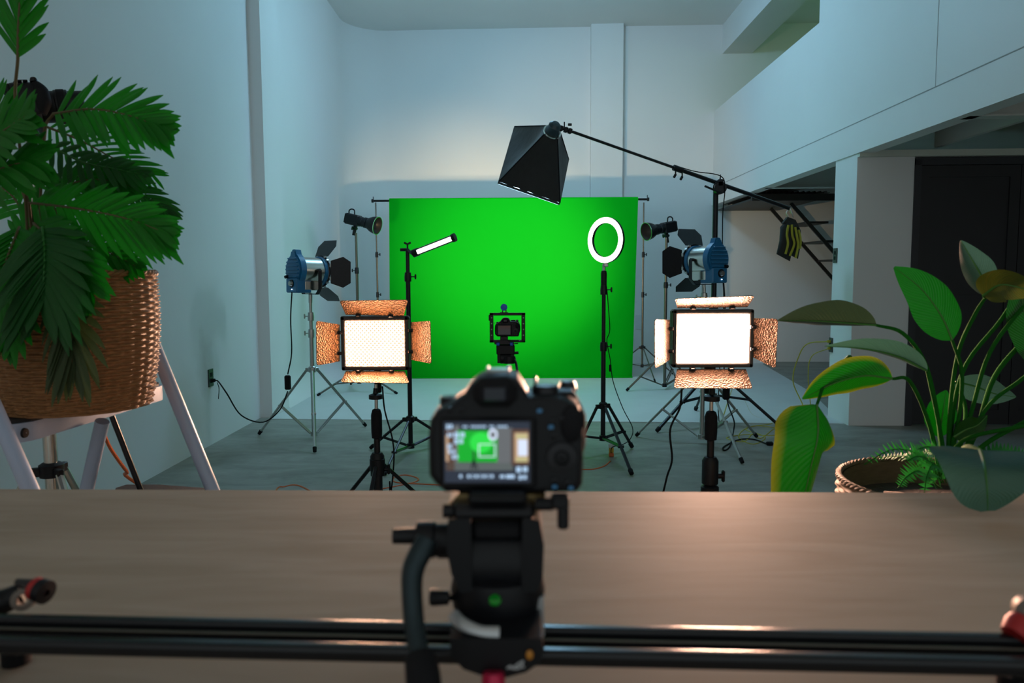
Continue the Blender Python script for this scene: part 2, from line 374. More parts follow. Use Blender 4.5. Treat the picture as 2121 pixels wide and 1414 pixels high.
for i in range(1, 9):
    p = a0+dr*(L_*i/9); mb = MB(); slab(mb, p.x, p.x+.26, sy0, sy1, p.z-.012, p.z+.012, 0); obj('tread', mb, ST, st)
# outlets and switches
def plate(name, c, n, w, h, mat, label, holes=2, cat='outlet', group=None):
    n = Vector(n); s_ = Vector((0, 0, 1)).cross(n); t = thing(name, label, cat, Vector(c), group=group)
    R = Matrix((s_, n, Vector((0, 0, 1)))).transposed().to_3x3()
    mb = MB().box(Vector(c)+n*.004, (w, .008, h), R, .002); obj('faceplate', mb, mat, t)
    for k in range(holes):
        z = (k-(holes-1)/2)*h*.36; mb = MB().box(Vector(c)+n*.009+Vector((0, 0, z)), (w*.42, .004, h*.24), R, .001); obj('socket', mb, RUB if holes > 0 else mat, t)
    return t
GPL = M('dark_green_plate', (.02, .035, .028), .4); GRPL = M('dark_grey_plate', (.06, .06, .06), .45)
co = Px(435.5, 782, XL); plate('wall_outlet', co, (1, 0, 0), .085, .13, GPL, 'dark wall outlet on the left wall with a black plug in it')
cs = Px(1731, 529, XR); plate('wall_switch', cs, (-1, 0, 0), .075, .125, GRPL, 'dark switch plate high on the white pillar beside the sandbag', cat='switch')
c2 = Px(1722, 714, XR); plate('wall_outlet', c2, (-1, 0, 0), .075, .125, GRPL, 'dark outlet low on the white pillar feeding the yellow cord')
c3 = U(1323, 667, YB-.05); c3.y = yk(YB, c3.x)-.001; plate('wall_outlet', c3, (0, -1, 0), .09, .2, M('white_plate', (.7, .72, .73), .5), 'white blank plate on the back wall right of the green backdrop', holes=0)

# ================================================================== STANDS
def zat(py, P):
    # height on the vertical line through P seen at image row py
    lo, hi = -1, 6
    for _ in range(50):
        m = (lo+hi)/2; v = Vector((P.x, P.y, m))-EYE; y = 707-FPX*v.dot(UP)/v.dot(FWD)
        if y > py: lo = m
        else: hi = m
    return lo
def stand(label, base, ztop, feet, zc, zs, mats=(BLKM, BLKM), r=.011, joints=(), name='light_stand', lr=.008, fr=.55, knob=1, group=None, knobang=0):
    """base: floor point; feet: three floor points; zc: collar height, zs: lower spreader height; joints: heights of the clamps"""
    B = Vector((base.x, base.y, 0)); t = thing(name, label, 'stand', B, group=group); mt, mk = mats
    js = [zs-.02]+sorted(joints)+[ztop]; n = len(js)-1
    for i in range(n):
        rr = r*(1-.16*i); mb = MB().tube(B+Vector((0, 0, js[i])), B+Vector((0, 0, js[i+1])), rr, n=14); obj('pole', mb, mt, t)
    for z in sorted(joints):
        mb = MB().lathe([(r*.9, -.035), (r*1.45, -.033), (r*1.5, .0), (r*1.3, .03), (r*.8, .033)], B+Vector((0, 0, z)), n=16)
        cl = obj('clamp_collar', mb, mk, t)
        a = knobang; dx = Vector((math.cos(a), math.sin(a), 0))
        mb = MB().tube(B+Vector((0, 0, z)), B+Vector((0, 0, z))+dx*r*2.8, .004, n=8).box(B+Vector((0, 0, z))+dx*r*3.2, (.012, .012, .036), Matrix.Rotation(a, 3, 'Z'), .004)
        obj('knob', mb, mk, cl)
    mb = MB().lathe([(r, -.03), (r*1.7, -.028), (r*1.8, .012), (r*1.2, .02), (r, .02)], B+Vector((0, 0, zc)), n=18)
    for f in feet:
        d = (Vector((f.x, f.y, 0))-B).normalized(); mb.box(B+d*(r*2.2)+Vector((0, 0, zc-.01)), (r*2.6, .02, .03), Matrix.Rotation(math.atan2(d.y, d.x), 3, 'Z'), .003)
    obj('leg_collar', mb, mk, t)
    mb = MB().lathe([(r, -.02), (r*1.6, -.02), (r*1.6, .015), (r, .018)], B+Vector((0, 0, zs)), n=18); obj('spreader', mb, mk, t)
    for f in feet:
        f = Vector((f.x, f.y, 0)); d = (f-B).normalized(); top = B+d*r*3+Vector((0, 0, zc-.012)); ft = f+Vector((0, 0, lr*1.3))
        dn = (ft-top).normalized(); ft2 = ft
        mb = MB().path([top, ft2], lr, n=8, smooth=False, flat=.8); lg = obj('leg', mb, mt, t)
        mb = MB().tube(ft-dn*.03, ft+dn*.004, lr*1.35, lr*1.2, n=10); obj('rubber_foot', mb, RUB, lg)
        m = top.lerp(ft, fr); s0 = B+d*r*1.8+Vector((0, 0, zs)); q = Vector((-d.y, d.x, 0))*lr*.8
        mb = MB().path([s0+q, m+q], lr*.62, n=6, smooth=False).path([s0-q, m-q], lr*.62, n=6, smooth=False).tube(m-q*2, m+q*2, lr*.8, n=8); obj('brace', mb, mt, t)
    return t
def Fb(px, Y): v = U(px, 900, Y); return Vector((v.x, Y, 0))
# --- stand positions
LF = F(648, 915); LF = Vector((U(645, 700, 5.75).x, 5.75, 0))
lft = zat(622, LF)
stand('tall chrome stand holding the blue light left of the backdrop', LF, zat(606, LF), [F(537, 901), F(652, 938), F(757, 884)], zat(763, LF), zat(897, LF), (STEEL, STEEL), .016, (zat(690, LF), zat(655, LF)), lr=.011, knobang=PI*.95)
LS = Vector((U(739, 560, 8.1).x, 8.1, 0))
stand('black stand holding the strobe left of the backdrop', LS, zat(482, LS), [F(658, 821), F(822, 817), F(727, 797)], zat(765, LS), zat(790, LS), (SATIN, BLKM), .015, (zat(560, LS),), lr=.011, knobang=PI)
BLs = Vector((U(781, 560, 9.2).x, 9.2, 0)); BRs = Vector((U(1332, 560, 9.2).x, 9.2, 0))
for B, lb, sx in ((BLs, 'thin black stand carrying the left end of the green backdrop', -1), (BRs, 'thin black stand carrying the right end of the green backdrop', 1)):
    stand(lb, B, zat(414, B)-.03, [B+Vector((.42*sx*.2, -.42, 0)), B+Vector((.42, .22, 0)), B+Vector((-.42, .22, 0))], zat(718, B), zat(757, B), (SATIN, BLKM), .012, (zat(527, B), zat(610, B)), name='backdrop_stand', lr=.008)
RS = Vector((U(1379, 600, 8.15).x, 8.15, 0))
stand('black stand holding the strobe right of the backdrop', RS, zat(492, RS), [F(1298, 811), F(1440, 800), F(1400, 785)], zat(735, RS), zat(797, RS), (SATIN, BLKM), .016, (zat(590, RS),), lr=.012, fr=.6)
WS = Vector((U(847, 700, 5.3).x, 5.3, 0))
stand('black stand under the slim tube light before the backdrop', WS, zat(515, WS), [F(768, 931), F(797, 985), F(935, 918)], zat(866, WS), zat(922, WS), (BLKM, BLKM), .0165, (zat(573, WS),), lr=.011, fr=.62)
RG = Vector((U(1250, 700, 5.25).x, 5.25, 0))
stand('black stand under the ring light before the backdrop', RG, zat(585, RG), [F(1308, 985), F(1309, 929), F(1190, 945)], zat(838, RG), zat(906, RG), (BLKM, BLKM), .0165, (zat(600, RG), zat(717, RG)), lr=.012, fr=.62)
RF = Vector((U(1457, 700, 5.55).x, 5.55, 0))
stand('tall chrome stand holding the blue light behind the right LED panel', RF, zat(595, RF), [F(1318, 905), F(1567, 907), Vector((RF.x+.12, RF.y-.62, 0))], zat(775, RF), zat(903, RF), (STEEL, STEEL), .017, (zat(700, RF), zat(615, RF)), lr=.011, knobang=PI)
BM = Vector((U(1481, 480, 6.35).x, 6.35, 0))
stand('tall black stand carrying the boom arm beside the white balcony', BM, zat(395, BM), [F(1361, 896), F(1614, 886), F(1441, 851)], zat(772, BM), zat(818, BM), (BLKM, BLKM), .026, (zat(640, BM),), name='boom_stand', lr=.014, fr=.5)
# LED panel stands
def panelstand(px, Y, ytop, label):
    B = Vector((U(px, 1018, Y).x, Y, 0)); a = .45
    t = thing('light_stand', label, 'stand', B)
    zt = zat(ytop, B); z1 = zat(845 if Y > 3.1 else 850, B); z2 = zat(908 if Y > 3.1 else 912, B); z3 = zat(960 if Y > 3.1 else 975, B)
    if Y > 3.1: z1, z2, z3 = zat(846, B), zat(908, B), zat(962, B)
    obj('pole', MB().tube(B+Vector((0, 0, z1-.02)), B+Vector((0, 0, zt)), .0075, n=16), STEEL, t, label='bare steel upper rod')
    obj('grip', MB().lathe([(.009, 0), (.022, .004), (.024, .03), (.024, (z1-z2)*.8), (.018, (z1-z2)-.005), (.009, z1-z2)], B+Vector((0, 0, z2)), n=24), RUB, t)
    obj('pole', MB().tube(B+Vector((0, 0, z3-.1)), B+Vector((0, 0, z2)), .014, n=16), BLKM, t)
    mb = MB().lathe([(.016, -.05), (.031, -.048), (.031, .04), (.022, .055), (.014, .056)], B+Vector((0, 0, z3)), n=24); c = obj('clamp_collar', mb, BLK, t)
    obj('knob', MB().tube(B+Vector((.02, 0, z3-.02)), B+Vector((.048, 0, z3-.02)), .010, n=12).box(B+Vector((.05, 0, z3-.02)), (.012, .018, .045), None, .004), BLK, c)
    obj('pole', MB().tube(B+Vector((0, 0, .12)), B+Vector((0, 0, z3)), .021, n=18), BLKM, t)
    obj('leg_collar', MB().lathe([(.021, -.03), (.034, -.03), (.034, .02), (.021, .03)], B+Vector((0, 0, .42)), n=18), BLK, t)
    for k in range(3):
        an = a+2*PI*k/3; d = Vector((math.cos(an), math.sin(an), 0)); ft = B+d*.42+Vector((0, 0, .012)); lg = obj('leg', MB().path([B+d*.03+Vector((0, 0, .41)), ft], .009, n=8, smooth=False), BLKM, t)
        obj('brace', MB().path([B+d*.02+Vector((0, 0, .16)), (B+d*.03+Vector((0, 0, .41))).lerp(ft, .55)], .006, n=6, smooth=False), BLKM, t)
    return B
PL = panelstand(783, 3.3, 795, 'black gripped stand in front, under the left LED panel')
PR = panelstand(1470, 2.85, 808, 'black gripped stand in front, under the right LED panel')

# ================================================================== LED PANELS
COPPER_DIMMED = M('hammered_copper_metal_dimmed', (.145, .088, .055), .45, .45, bump=(180, 1.0, .0035), vor=True, noise_=(40, .15))  # same copper, darkened in colour to offset the brighter right panel's glare
LEDW = M('led_diffuser', (.9, .8, .7), .5, emis=(1.0, .70, .46, 2.0))
LEDW2 = M('led_diffuser_bright', (.9, .8, .7), .5, emis=(1.0, .74, .58, 3.6))
LEDD = M('led_gap', (.5, .35, .22), .6, emis=(.85, .58, .40, 1.0)); LEDE = M('led_gap_pale', (.6, .5, .4), .6, emis=(1, .80, .66, 1.0))
def led_panel(label, Y, fr, inner, doors, bead, base_mat, hinge):
    x0, y0, x1, y1 = fr; c = U((x0+x1)/2, y1, Y); t = thing('led_panel_light', label, 'light', c)
    A = U(x0, y0, Y); D = U(x1, y1, Y); cx = (A+D)/2; w = (D-A).x; h = (A-D).z; bw = w*(inner[0]-x0)/(x1-x0)*1.0
    mb = MB().box(cx+Vector((0, .032, 0)), (w, .045, h), None, .008)
    for sx, sz, ww, hh in ((0, 1, w, .0), (0, -1, w, 0)): mb.box(cx+Vector((0, -.0, sz*(h/2-bw*.5))), (w, .026, bw), None, .004)
    for sx in (-1, 1): mb.box(cx+Vector((sx*(w/2-bw*.5), 0, 0)), (bw, .026, h), None, .004)
    obj('housing', mb, M('panel_frame_plastic', (.045, .036, .034), .5), t)
    iw = w-2*bw*.97; ih = h-2*bw*.97
    obj('diffuser', MB().box(cx+Vector((0, .004, 0)), (iw, .008, ih), None, .002), base_mat, t, label='glowing warm white diffuser')
    light('led_panel_beam', 'AREA', cx+Vector((0, -.004, 0)), 21 if hinge == 0 else 42, (1, .56, .36) if hinge == 0 else (1, .55, .38), iw*.985, cx+Vector((0, -1, 0)), spread=2.2, shape='RECTANGLE', size_y=ih*.985)
    nx, nz = bead; mb = MB(); dx = iw/(nx+.6); dz = ih/(nz+.6)
    for j in range(nz):
        for i in range(nx):
            if hinge == 0 and (i+j) % 2: continue
            p = cx+Vector(((i-(nx-1)/2)*dx, -.0052, (j-(nz-1)/2)*dz)); r = dx*(.62 if hinge == 0 else .16)
            vs = [p+Vector((math.cos(k*PI/2)*r, 0, math.sin(k*PI/2)*r)) for k in range(4)]+[p+Vector((math.cos(k*PI/2)*r, -.0012, math.sin(k*PI/2)*r)) for k in range(4)]
            mb.add(vs, [(k, (k+1) % 4, 4+(k+1) % 4, 4+k) for k in range(4)]+[(7, 6, 5, 4), (0, 1, 2, 3)])
    obj('lens_grid', mb, LEDD if hinge == 0 else LEDE, t)
    for quad, near in doors:      # quad: two inner corners then two outer ones; near: how far the outer edge stands towards the viewer
        P = [U(q[0], q[1], Y-.012) for q in quad[:2]]+[U(q[0], q[1], Y-.012-near) for q in quad[2:]]
        n = (P[1]-P[0]).cross(P[2]-P[0]).normalized()
        if n.y < 0: n = -n
        # rounded outer corners
        a, b, c_, d_ = P; poly = [a, b]
        for cor, pr, nx_ in ((c_, b, d_), (d_, c_, a)):
            r = .012
            u1 = (pr-cor).normalized(); u2 = (nx_-cor).normalized()
            for k in range(5): tt = k/4; poly.append(cor+u1*r*(1-tt)**2+u2*r*tt**2)
        mb = MB().prism(poly, n*.0025); dd = obj('barn_door', mb, COPPER if hinge == 0 else COPPER_DIMMED, t, label='hammered copper coloured barn door', ang=25)
        for f_ in (.22, .78):
            p = a.lerp(b, f_); mb = MB().box(p+Vector((0, -.004, 0)), (.022, .012, .014), None, .002).tube(p+Vector((-.006, -.012, 0)), p+Vector((.006, -.012, 0)), .004, n=8); obj('hinge', mb, BLKM, dd)
    # mounting block below
    q = U((x0+x1)/2, y1, Y); bp = Vector((q.x, q.y+.045, q.z))
    obj('yoke', MB().box(bp+Vector((0, .015, -.05)), (.03, .02, .12), None, .004).lathe([(.01, -.02), (.03, -.018), (.03, 0), (.012, .006), (.009, .03)], Vector((bp.x, Y+.0, bp.z-.11)), n=20), BLK, t)
    return t, cx
lpt, lpc = led_panel('smaller warm LED panel with dotted lamps and copper barn doors, left of the front camera', 3.3, (706, 655, 848, 766), (715, 664, 840, 755),
    [([(716, 652), (836, 655), (845, 621), (703, 623)], .07), ([(704, 748), (704, 672), (655, 664), (656, 757)], .09),
     ([(851, 667), (851, 745), (893, 753), (891, 664)], .10), ([(838, 768), (716, 768), (706, 791), (848, 793)], .07)], (29, 21), LEDW, 0)
rpt, rpc = led_panel('bigger glaring LED panel with copper barn doors, in front of the right chrome stand', 2.85, (1393, 641, 1558, 760), (1402, 650, 1549, 752),
    [([(1403, 638), (1548, 636), (1563, 613), (1398, 619)], .07), ([(1388, 745), (1388, 662), (1357, 661), (1357, 763)], .11),
     ([(1560, 659), (1560, 740), (1606, 763), (1611, 660)], .07), ([(1545, 764), (1402, 764), (1396, 803), (1559, 804)], .08)], (46, 32), LEDW2, 1)

# ================================================================== BACKDROP
gp = thing('green_backdrop', 'wide bright green paper backdrop hanging from a black crossbar to the white floor', 'backdrop', F(1062, 783))
yb = 9.12
tl, tr_, bl, br = U(806, 411, yb), U(1322, 411, yb), U(807, 783, yb), U(1310, 783, yb)
rows = []; nz = 30; nxx = 40
for j in range(nz+1):
    v = j/nz; row = []
    for i in range(nxx+1):
        u = i/nxx; p = tl.lerp(tr_, u).lerp(bl.lerp(br, u), v)
        y = yb+.012*math.sin(u*PI)*v-.004*math.sin(u*17)*v*(1-v)-(.03*(max(0, abs(u-.5)*2-.93)/.07)**2*v)*-1
        row.append(Vector((p.x, y, max(p.z, .008))))
    rows.append(row)
GRN = M('green_paper', (.0, .37, .010), .6, noise_=(3, .03), spec=.04)
mb = MB().grid(rows); back = [[v+Vector((0, .002, 0)) for v in r] for r in rows]; mb.grid(back)
rim = [rows[0], back[0]]; mb.grid(rim); mb.grid([rows[-1], back[-1]]); mb.grid([[r[0] for r in rows], [r[0] for r in back]]); mb.grid([[r[-1] for r in rows], [r[-1] for r in back]])
obj('paper', mb, GRN, gp)
zr = tl.z-.028
obj('paper_roll', MB().lathe([(.012, 0), (.034, 0), (.034, (tr_-tl).length), (.012, (tr_-tl).length)], Vector((tl.x, yb+.036, zr)), (1, 0, 0), n=28), GRN, gp)
cb0, cb1 = U(773, 413, yb+.03), U(1341, 411, yb+.03)
cb = MB().tube((cb0.x, yb+.036, zr+.005), (cb1.x, yb+.036, zr+.005), .013, n=14)
for c_, sg in ((cb0, -1), (cb1, 1)): cb.tube((c_.x-.004*sg, yb+.036, zr+.005), (c_.x+.02*sg, yb+.036, zr+.005), .022, n=14).tube((c_.x, yb+.036, zr+.02), (c_.x, yb+.036, zr+.055), .005, n=8)
obj('crossbar', cb, BLKM, gp)
wt = MB().tube((bl.x, yb-.004, .012), (br.x, yb+.001, .012), .010, n=12); obj('bottom_tube', wt, GRN, gp)

# ================================================================== FRESNEL LIGHTS
def frame(d, up=(0, 0, 1)):
    d = Vector(d).normalized(); r = d.cross(Vector(up)).normalized(); u = r.cross(d); return Matrix((r, d, u)).transposed()
def fresnel(label, c, d, sd):
    """local: +y is where the light points; x right, z up"""
    c = Vector(c); R = frame(d); t = thing('fresnel_light', label, 'light', c, rot=R.to_euler())
    P = lambda n, mb, m, par=t, **k: obj(n, mb, m, par, local=True, **k)
    # rear blue housing: scalloped rounded plate with ribs and a lower box
    mb = MB(); n = 40; ring = []
    for k in range(n):
        a = 2*PI*k/n; r = .112+(.028 if abs(math.sin(a)-1) < .03 else 0)+(.012*max(0, math.sin(a))**8); ring.append(Vector((math.cos(a)*r*.92, -.13, math.sin(a)*r+.01)))
    mb.prism(ring, (0, .045, 0)); mb.prism([p*.0+Vector((p.x*.9, -.142, (p.z-.01)*.9+.01)) for p in ring], (0, .013, 0))
    P('rear_housing', mb, BLUE, label='blue enamelled rear housing')
    for i in range(6):
        z = .085-i*.027; w = .19*math.sqrt(max(.05, 1-(z/.112)**2)); rb = MB().box((0, -.148, z+.008), (w*.86, .014, .010), None, .003); P('cooling_rib', rb, BLUE)
    mb = MB().box((0, -.09, -.105), (.145, .13, .11), None, .008); P('control_box', mb, BLUE)
    kb = MB().lathe([(.001, 0), (.019, .0), (.021, .003), (.017, .02), (.001, .021)], (.008, -.155, -.092), (0, -1, 0), n=20); P('dial', kb, STEEL, label='pale knurled dimmer dial')
    P('dial_ring', MB().lathe([(.017, 0), (.03, 0), (.03, .004), (.017, .004)], (.008, -.155, -.092), (0, -1, 0), n=24), BLK)
    P('cord_gland', MB().tube((sd*.05, -.15, -.04), (sd*.05, -.175, -.045), .012, n=12), BLK)
    P('indicator', MB().ball((.012, -.158, -.135), .0035, 8, 6), M('indicator_glow', (.8, .9, 1), .3, emis=(.8, .9, 1, 6)))
    # silver body
    mb = MB().lathe([(.098, -.088), (.104, -.085), (.104, .07), (.098, .073)], (0, 0, .005), (0, 1, 0), n=40); mb.box((0, -.008, -.105), (.15, .155, .07), None, .006)
    P('body', mb, CHR, label='polished silver drum body')
    P('front_ring', MB().lathe([(.104, .07), (.112, .072), (.112, .098), (.1, .1), (.098, .07)], (0, 0, .005), (0, 1, 0), n=40), BLUE)
    P('lens', MB().lathe([(.001, .096), (.05, .094), (.094, .082), (.094, .076), (.001, .076)], (0, 0, .005), (0, 1, 0), n=32), M('fresnel_lens_glow', (1, .9, .8), .2, emis=(1, .78, .55, 3.0)))
    P('retaining_ring', MB().lathe([(.1, .103), (.122, .103), (.122, .109), (.1, .109), (.1, .103)], (0, 0, .005), (0, 1, 0), n=40), BLKM)
    for k in range(4):
        a = PI/4+k*PI/2; P('clip', MB().box((math.cos(a)*.115, .104, .005+math.sin(a)*.115), (.02, .025, .02), Matrix.Rotation(-a, 3, 'Y'), .003), STEEL)
    # four barn doors flaring forward
    for k in range(4):
        q = Matrix.Rotation(k*PI/2, 3, 'Y'); w = .085; L2 = .15; op = (1.0, .5, .75, .5)[k]
        o0 = Vector((0, .11, .118)); ax = Vector((0, math.cos(op), math.sin(op)))
        poly = [o0+Vector((-w, 0, 0)), o0+Vector((w, 0, 0)), o0+Vector((w*1.38, 0, 0))+ax*L2*.62, o0+Vector((w*.95, 0, 0))+ax*L2, o0+Vector((-w*.95, 0, 0))+ax*L2, o0+Vector((-w*1.38, 0, 0))+ax*L2*.62]
        nn = Vector((0, -math.sin(op), math.cos(op)))
        mb = MB().prism([q @ p for p in poly], q @ (nn*.0018)); dd = P('barn_door', mb, BLKM)
        for s_ in (-.05, .05): P('hinge', MB().box(q @ (o0+Vector((s_, -.002, -.004))), (.026, .012, .014), q, .002), STEEL, dd)
    # yoke
    pts = [Vector((-.128, .01, .01)), Vector((-.128, .01, -.13)), Vector((-.09, .01, -.168)), Vector((.09, .01, -.168)), Vector((.128, .01, -.13)), Vector((.128, .01, .01))]
    mb = MB()
    for a, b in zip(pts, pts[1:]):
        m = (a+b)/2; dv = b-a; ang = math.atan2(dv.z, dv.x); mb.box(m, (dv.length+.006, .03, .006), Matrix.Rotation(-ang, 3, 'Y'), .001)
    mb.tube((-.128, .01, .01), (-.10, .01, .01), .012, n=12).tube((.128, .01, .01), (.10, .01, .01), .012, n=12)
    P('yoke', mb, BLKM)
    P('tilt_knob', MB().lathe([(.001, 0), (.02, 0), (.022, .01), (.018, .03), (.001, .031)], (sd*.131, .01, .01), (sd, 0, 0), n=12), BLK)
    P('spigot', MB().tube((0, .01, -.17), (0, .01, -.235), .014, n=14), STEEL)
    return t
lfc = Vector((LF.x, LF.y, zat(568, LF)))
fl = fresnel('blue and silver stage light with open black barn doors, on the left chrome stand', lfc+Vector((0, -.01, .02)), (.66, .75, -.03), -1)
rfc = Vector((RF.x, RF.y, zat(545, RF)))
fresnel('blue and silver stage light with a dial, above the right LED panel', rfc+Vector((-.0, 0, .015)), (-.50, .86, -.02), 1)
# ---- the beams of the two lights
def beam(c, aim, p, ang=.86):
    d = (Vector(aim)-Vector(c)).normalized(); light('fresnel_beam', 'SPOT', Vector(c)+d*.16, p, (1, .72, .40), .05, aim, spot_size=ang, spot_blend=1.0)
beam(lfc, (.05, 9.1, 1.45), 320, 1.18); beam(rfc, (-.05, 9.1, 1.45), 620, .80)

# ================================================================== STROBES
def strobe(label, c, d, top_r):
    c = Vector(c); R = frame(d); t = thing('studio_strobe', label, 'light', c, rot=R.to_euler())
    P = lambda n, mb, m, par=t, **k: obj(n, mb, m, par, local=True, **k)
    P('body', MB().box((0, -.12, 0), (.105, .16, .115), None, .012), BLK)
    P('rear_panel', MB().box((0, -.203, 0), (.09, .01, .1), None, .004), RUB)
    P('neck', MB().lathe([(.04, -.05), (.05, -.05), (.052, -.005), (.046, 0), (.046, .02), (.056, .022), (.056, .05), (.048, .055)], (0, 0, 0), (0, 1, 0), n=32), BLK)
    P('reflector', MB().lathe([(.048, .05), (.062, .07), (.082, .11), (.092, .15), (.094, .175)], (0, 0, 0), (0, 1, 0), n=40), BLK)
    P('reflector_lining', MB().lathe([(.002, .06), (.046, .062), (.060, .08), (.079, .115), (.089, .15), (.091, .174)], (0, 0, 0), (0, 1, 0), n=40), M('dull_lining', (.05, .045, .04), .4, .4))
    P('rim', MB().lathe([(.091, .172), (.096, .172), (.096, .178), (.091, .178)], (0, 0, 0), (0, 1, 0), n=40, closed=True), CHR, label='thin bright metal rim')
    P('carry_handle', MB().path([(0, -.185, .055), (0, -.188, .085), (0, -.165, .105), (0, -.13, .10), (0, -.115, .056)], .007, n=8), BLK)
    P('tilt_bracket', MB().box((0, -.08, -.075), (.03, .04, .05), None, .006).tube((-.035, -.08, -.085), (.04, -.08, -.085), .014, n=12), BLK)
    P('bracket_knob', MB().box((.055, -.08, -.085), (.03, .012, .04), None, .005), BLK)
    P('mount_sleeve', MB().tube((0, -.08, -.10), (0, -.08, -.16), .018, n=14), BLK)
    return t
sc = Vector((LS.x, LS.y, zat(460, LS)))
strobe('black strobe with a bowl reflector pointing right, left of the backdrop', sc+Vector((.078, -.0, .0)), (.93, -.30, -.24), 1)
sc = Vector((RS.x, RS.y, zat(474, RS)))
strobe('black strobe with a bowl reflector pointing left, right of the backdrop', sc+Vector((-.075, 0, .0)), (-.88, -.45, -.18), 1)

# ================================================================== RING LIGHT, TUBE LIGHT
rc = U(1253, 497, RG.y-.02); n_ = Vector((-.72, -.69, 0)).normalized(); rt = thing('ring_light', 'glowing oval looking ring light right of centre in front of the green paper', 'light', Vector((RG.x, RG.y, zat(545, RG))))
Ro = 46.5*mpp(5.25); Ri = Ro*.745
obj('housing', MB().lathe([(Ri, -.001), (Ro, -.001), (Ro*1.0, -.02), (Ro*.95, -.03), (Ri*1.05, -.03), (Ri, -.02)], rc, n_, n=64, closed=True), BLK, rt)
obj('diffuser_ring', MB().lathe([(Ri*1.005, 0), (Ri*1.03, .004), (Ro*.97, .004), (Ro*.995, 0)], rc, n_, n=64), M('ring_glow', (1, 1, 1), .5, emis=(1, .93, .82, 4.5)), rt, label='glowing white ring diffuser')
obj('mount', MB().box(rc-Vector((0, 0, Ro+.012))-n_*.012, (.03, .02, .03), None, .004).tube((RG.x, RG.y, zat(582, RG)), (RG.x, RG.y, rc.z-Ro-.005), .011, n=12), STEEL, rt)
obj('grip', MB().lathe([(.012, -.13), (.02, -.128), (.021, -.02), (.017, -.002), (.01, 0)], Vector((RG.x, RG.y, zat(560, RG))), n=20), BLK, rt)
w0, w1 = U(856, 525, 5.22), U(943, 491, 5.12); dw = (w1-w0).normalized(); tt = thing('tube_light', 'slim glowing tube light tilted upward on the stand left of centre', 'light', w0)
r_ = .024
cpos = lambda a: w0.lerp(w1, a)
obj('housing', MB().lathe([(r_*.2, .03), (r_, .03), (r_, (w1-w0).length-.02), (r_*.2, (w1-w0).length-.02)], w0, dw, n=24), BLKM, tt)
vw = (EYE-cpos(.5)).normalized(); sd_ = dw.cross(vw).normalized(); vw = sd_.cross(dw)
rows = []
for a in range(9):
    an = -.6+1.2*a/8; off = vw*math.cos(an)*(r_+.002)+sd_*math.sin(an)*(r_+.002); rows.append([cpos(.12)+off, cpos(.93)+off])
obj('diffuser', MB().grid(rows), M('tube_glow', (1, 1, 1), .5, emis=(1, .88, .74, 5)), tt, label='glowing white strip')
obj('end_cap', MB().lathe([(.002, 0), (r_*1.15, 0), (r_*1.15, .04), (.002, .042)], w0, dw, n=24), BLK, tt)
obj('end_cap', MB().lathe([(.002, 0), (r_*1.2, 0), (r_*1.2, .022), (.002, .024)], w1-dw*.022, dw, n=24), BLK, tt)
wt_ = Vector((WS.x, WS.y, zat(517, WS)))
obj('clamp_arm', MB().path([wt_+Vector((-.05, 0, .0)), wt_, w0+Vector((0, 0, -.005)), w0+dw*.01], .011, n=8, smooth=False), BLKM, tt)
obj('wing_nut', MB().tube(wt_, wt_+Vector((0, 0, .045)), .006, n=8).box(wt_+Vector((-.014, 0, .045)), (.022, .006, .014), Matrix.Rotation(.5, 3, 'Y'), .002).box(wt_+Vector((.014, 0, .045)), (.022, .006, .014), Matrix.Rotation(-.5, 3, 'Y'), .002), BLKM, tt)

# ================================================================== BOOM, SOFTBOX, SANDBAG
piv = Vector((BM.x, BM.y-.03, zat(376, BM)))
b0, b1 = U(1186, 273, 5.98), U(1634, 431, 6.45)
pivx = b0.lerp(b1, (1483-1186)/(1634-1186))
bt = thing('lighting_boom', 'long black boom arm sloping down to the right, pivoted on the tall black stand', 'boom arm', pivx)
bj = b0.lerp(b1, (1395-1186)/(1634-1186))
obj('inner_tube', MB().tube(b0, bj, .011, n=12), BLKM, bt); obj('outer_tube', MB().tube(bj, b1, .0165, n=14), BLKM, bt)
db = (b1-b0).normalized()
obj('extension_clamp', MB().lathe([(.013, -.04), (.024, -.04), (.024, .04), (.016, .05)], bj, db, n=16), BLK, bt)
for o_ in (-.02, .04): obj('knob', MB().tube(bj+db*o_, bj+db*o_-Vector((0, 0, .045)), .006, n=8).box(bj+db*o_-Vector((.006, 0, .06)), (.02, .012, .035), Matrix.Rotation(.5, 3, 'Y'), .004), BLK, bt)
mb = MB().lathe([(.001, -.03), (.05, -.03), (.05, .03), (.001, .03)], pivx+Vector((0, 0, -.035)), (0, 1, 0), n=24).box(pivx+Vector((0, 0, .005)), (.05, .06, .06), None, .008).tube(pivx+Vector((0, 0, .02)), pivx+Vector((.005, 0, .075)), .008, .003, n=8)
mb.tube(pivx+Vector((0, 0, -.06)), Vector((BM.x, BM.y, zat(397, BM))), .018, n=12)
obj('pivot_head', mb, BLKM, bt)
hh = [pivx+Vector((math.cos(a)*.062-.0, -.045, math.sin(a)*.045-.03)) for a in [PI*.55+PI*1.0*i/10 for i in range(11)]]
obj('pivot_loop', MB().path(hh, .005, n=6), BLKM, bt)
obj('locking_handle', MB().path([pivx+Vector((-.0, -.04, -.075)), pivx+Vector((-.07, -.05, -.05)), pivx+Vector((-.135, -.05, -.022))], [.009, .008, .009], n=8), BLKM, bt)
obj('hook', MB().path([b1, b1+Vector((.01, 0, -.01)), b1+Vector((.025, 0, -.045))], .006, n=6), STEEL, bt)
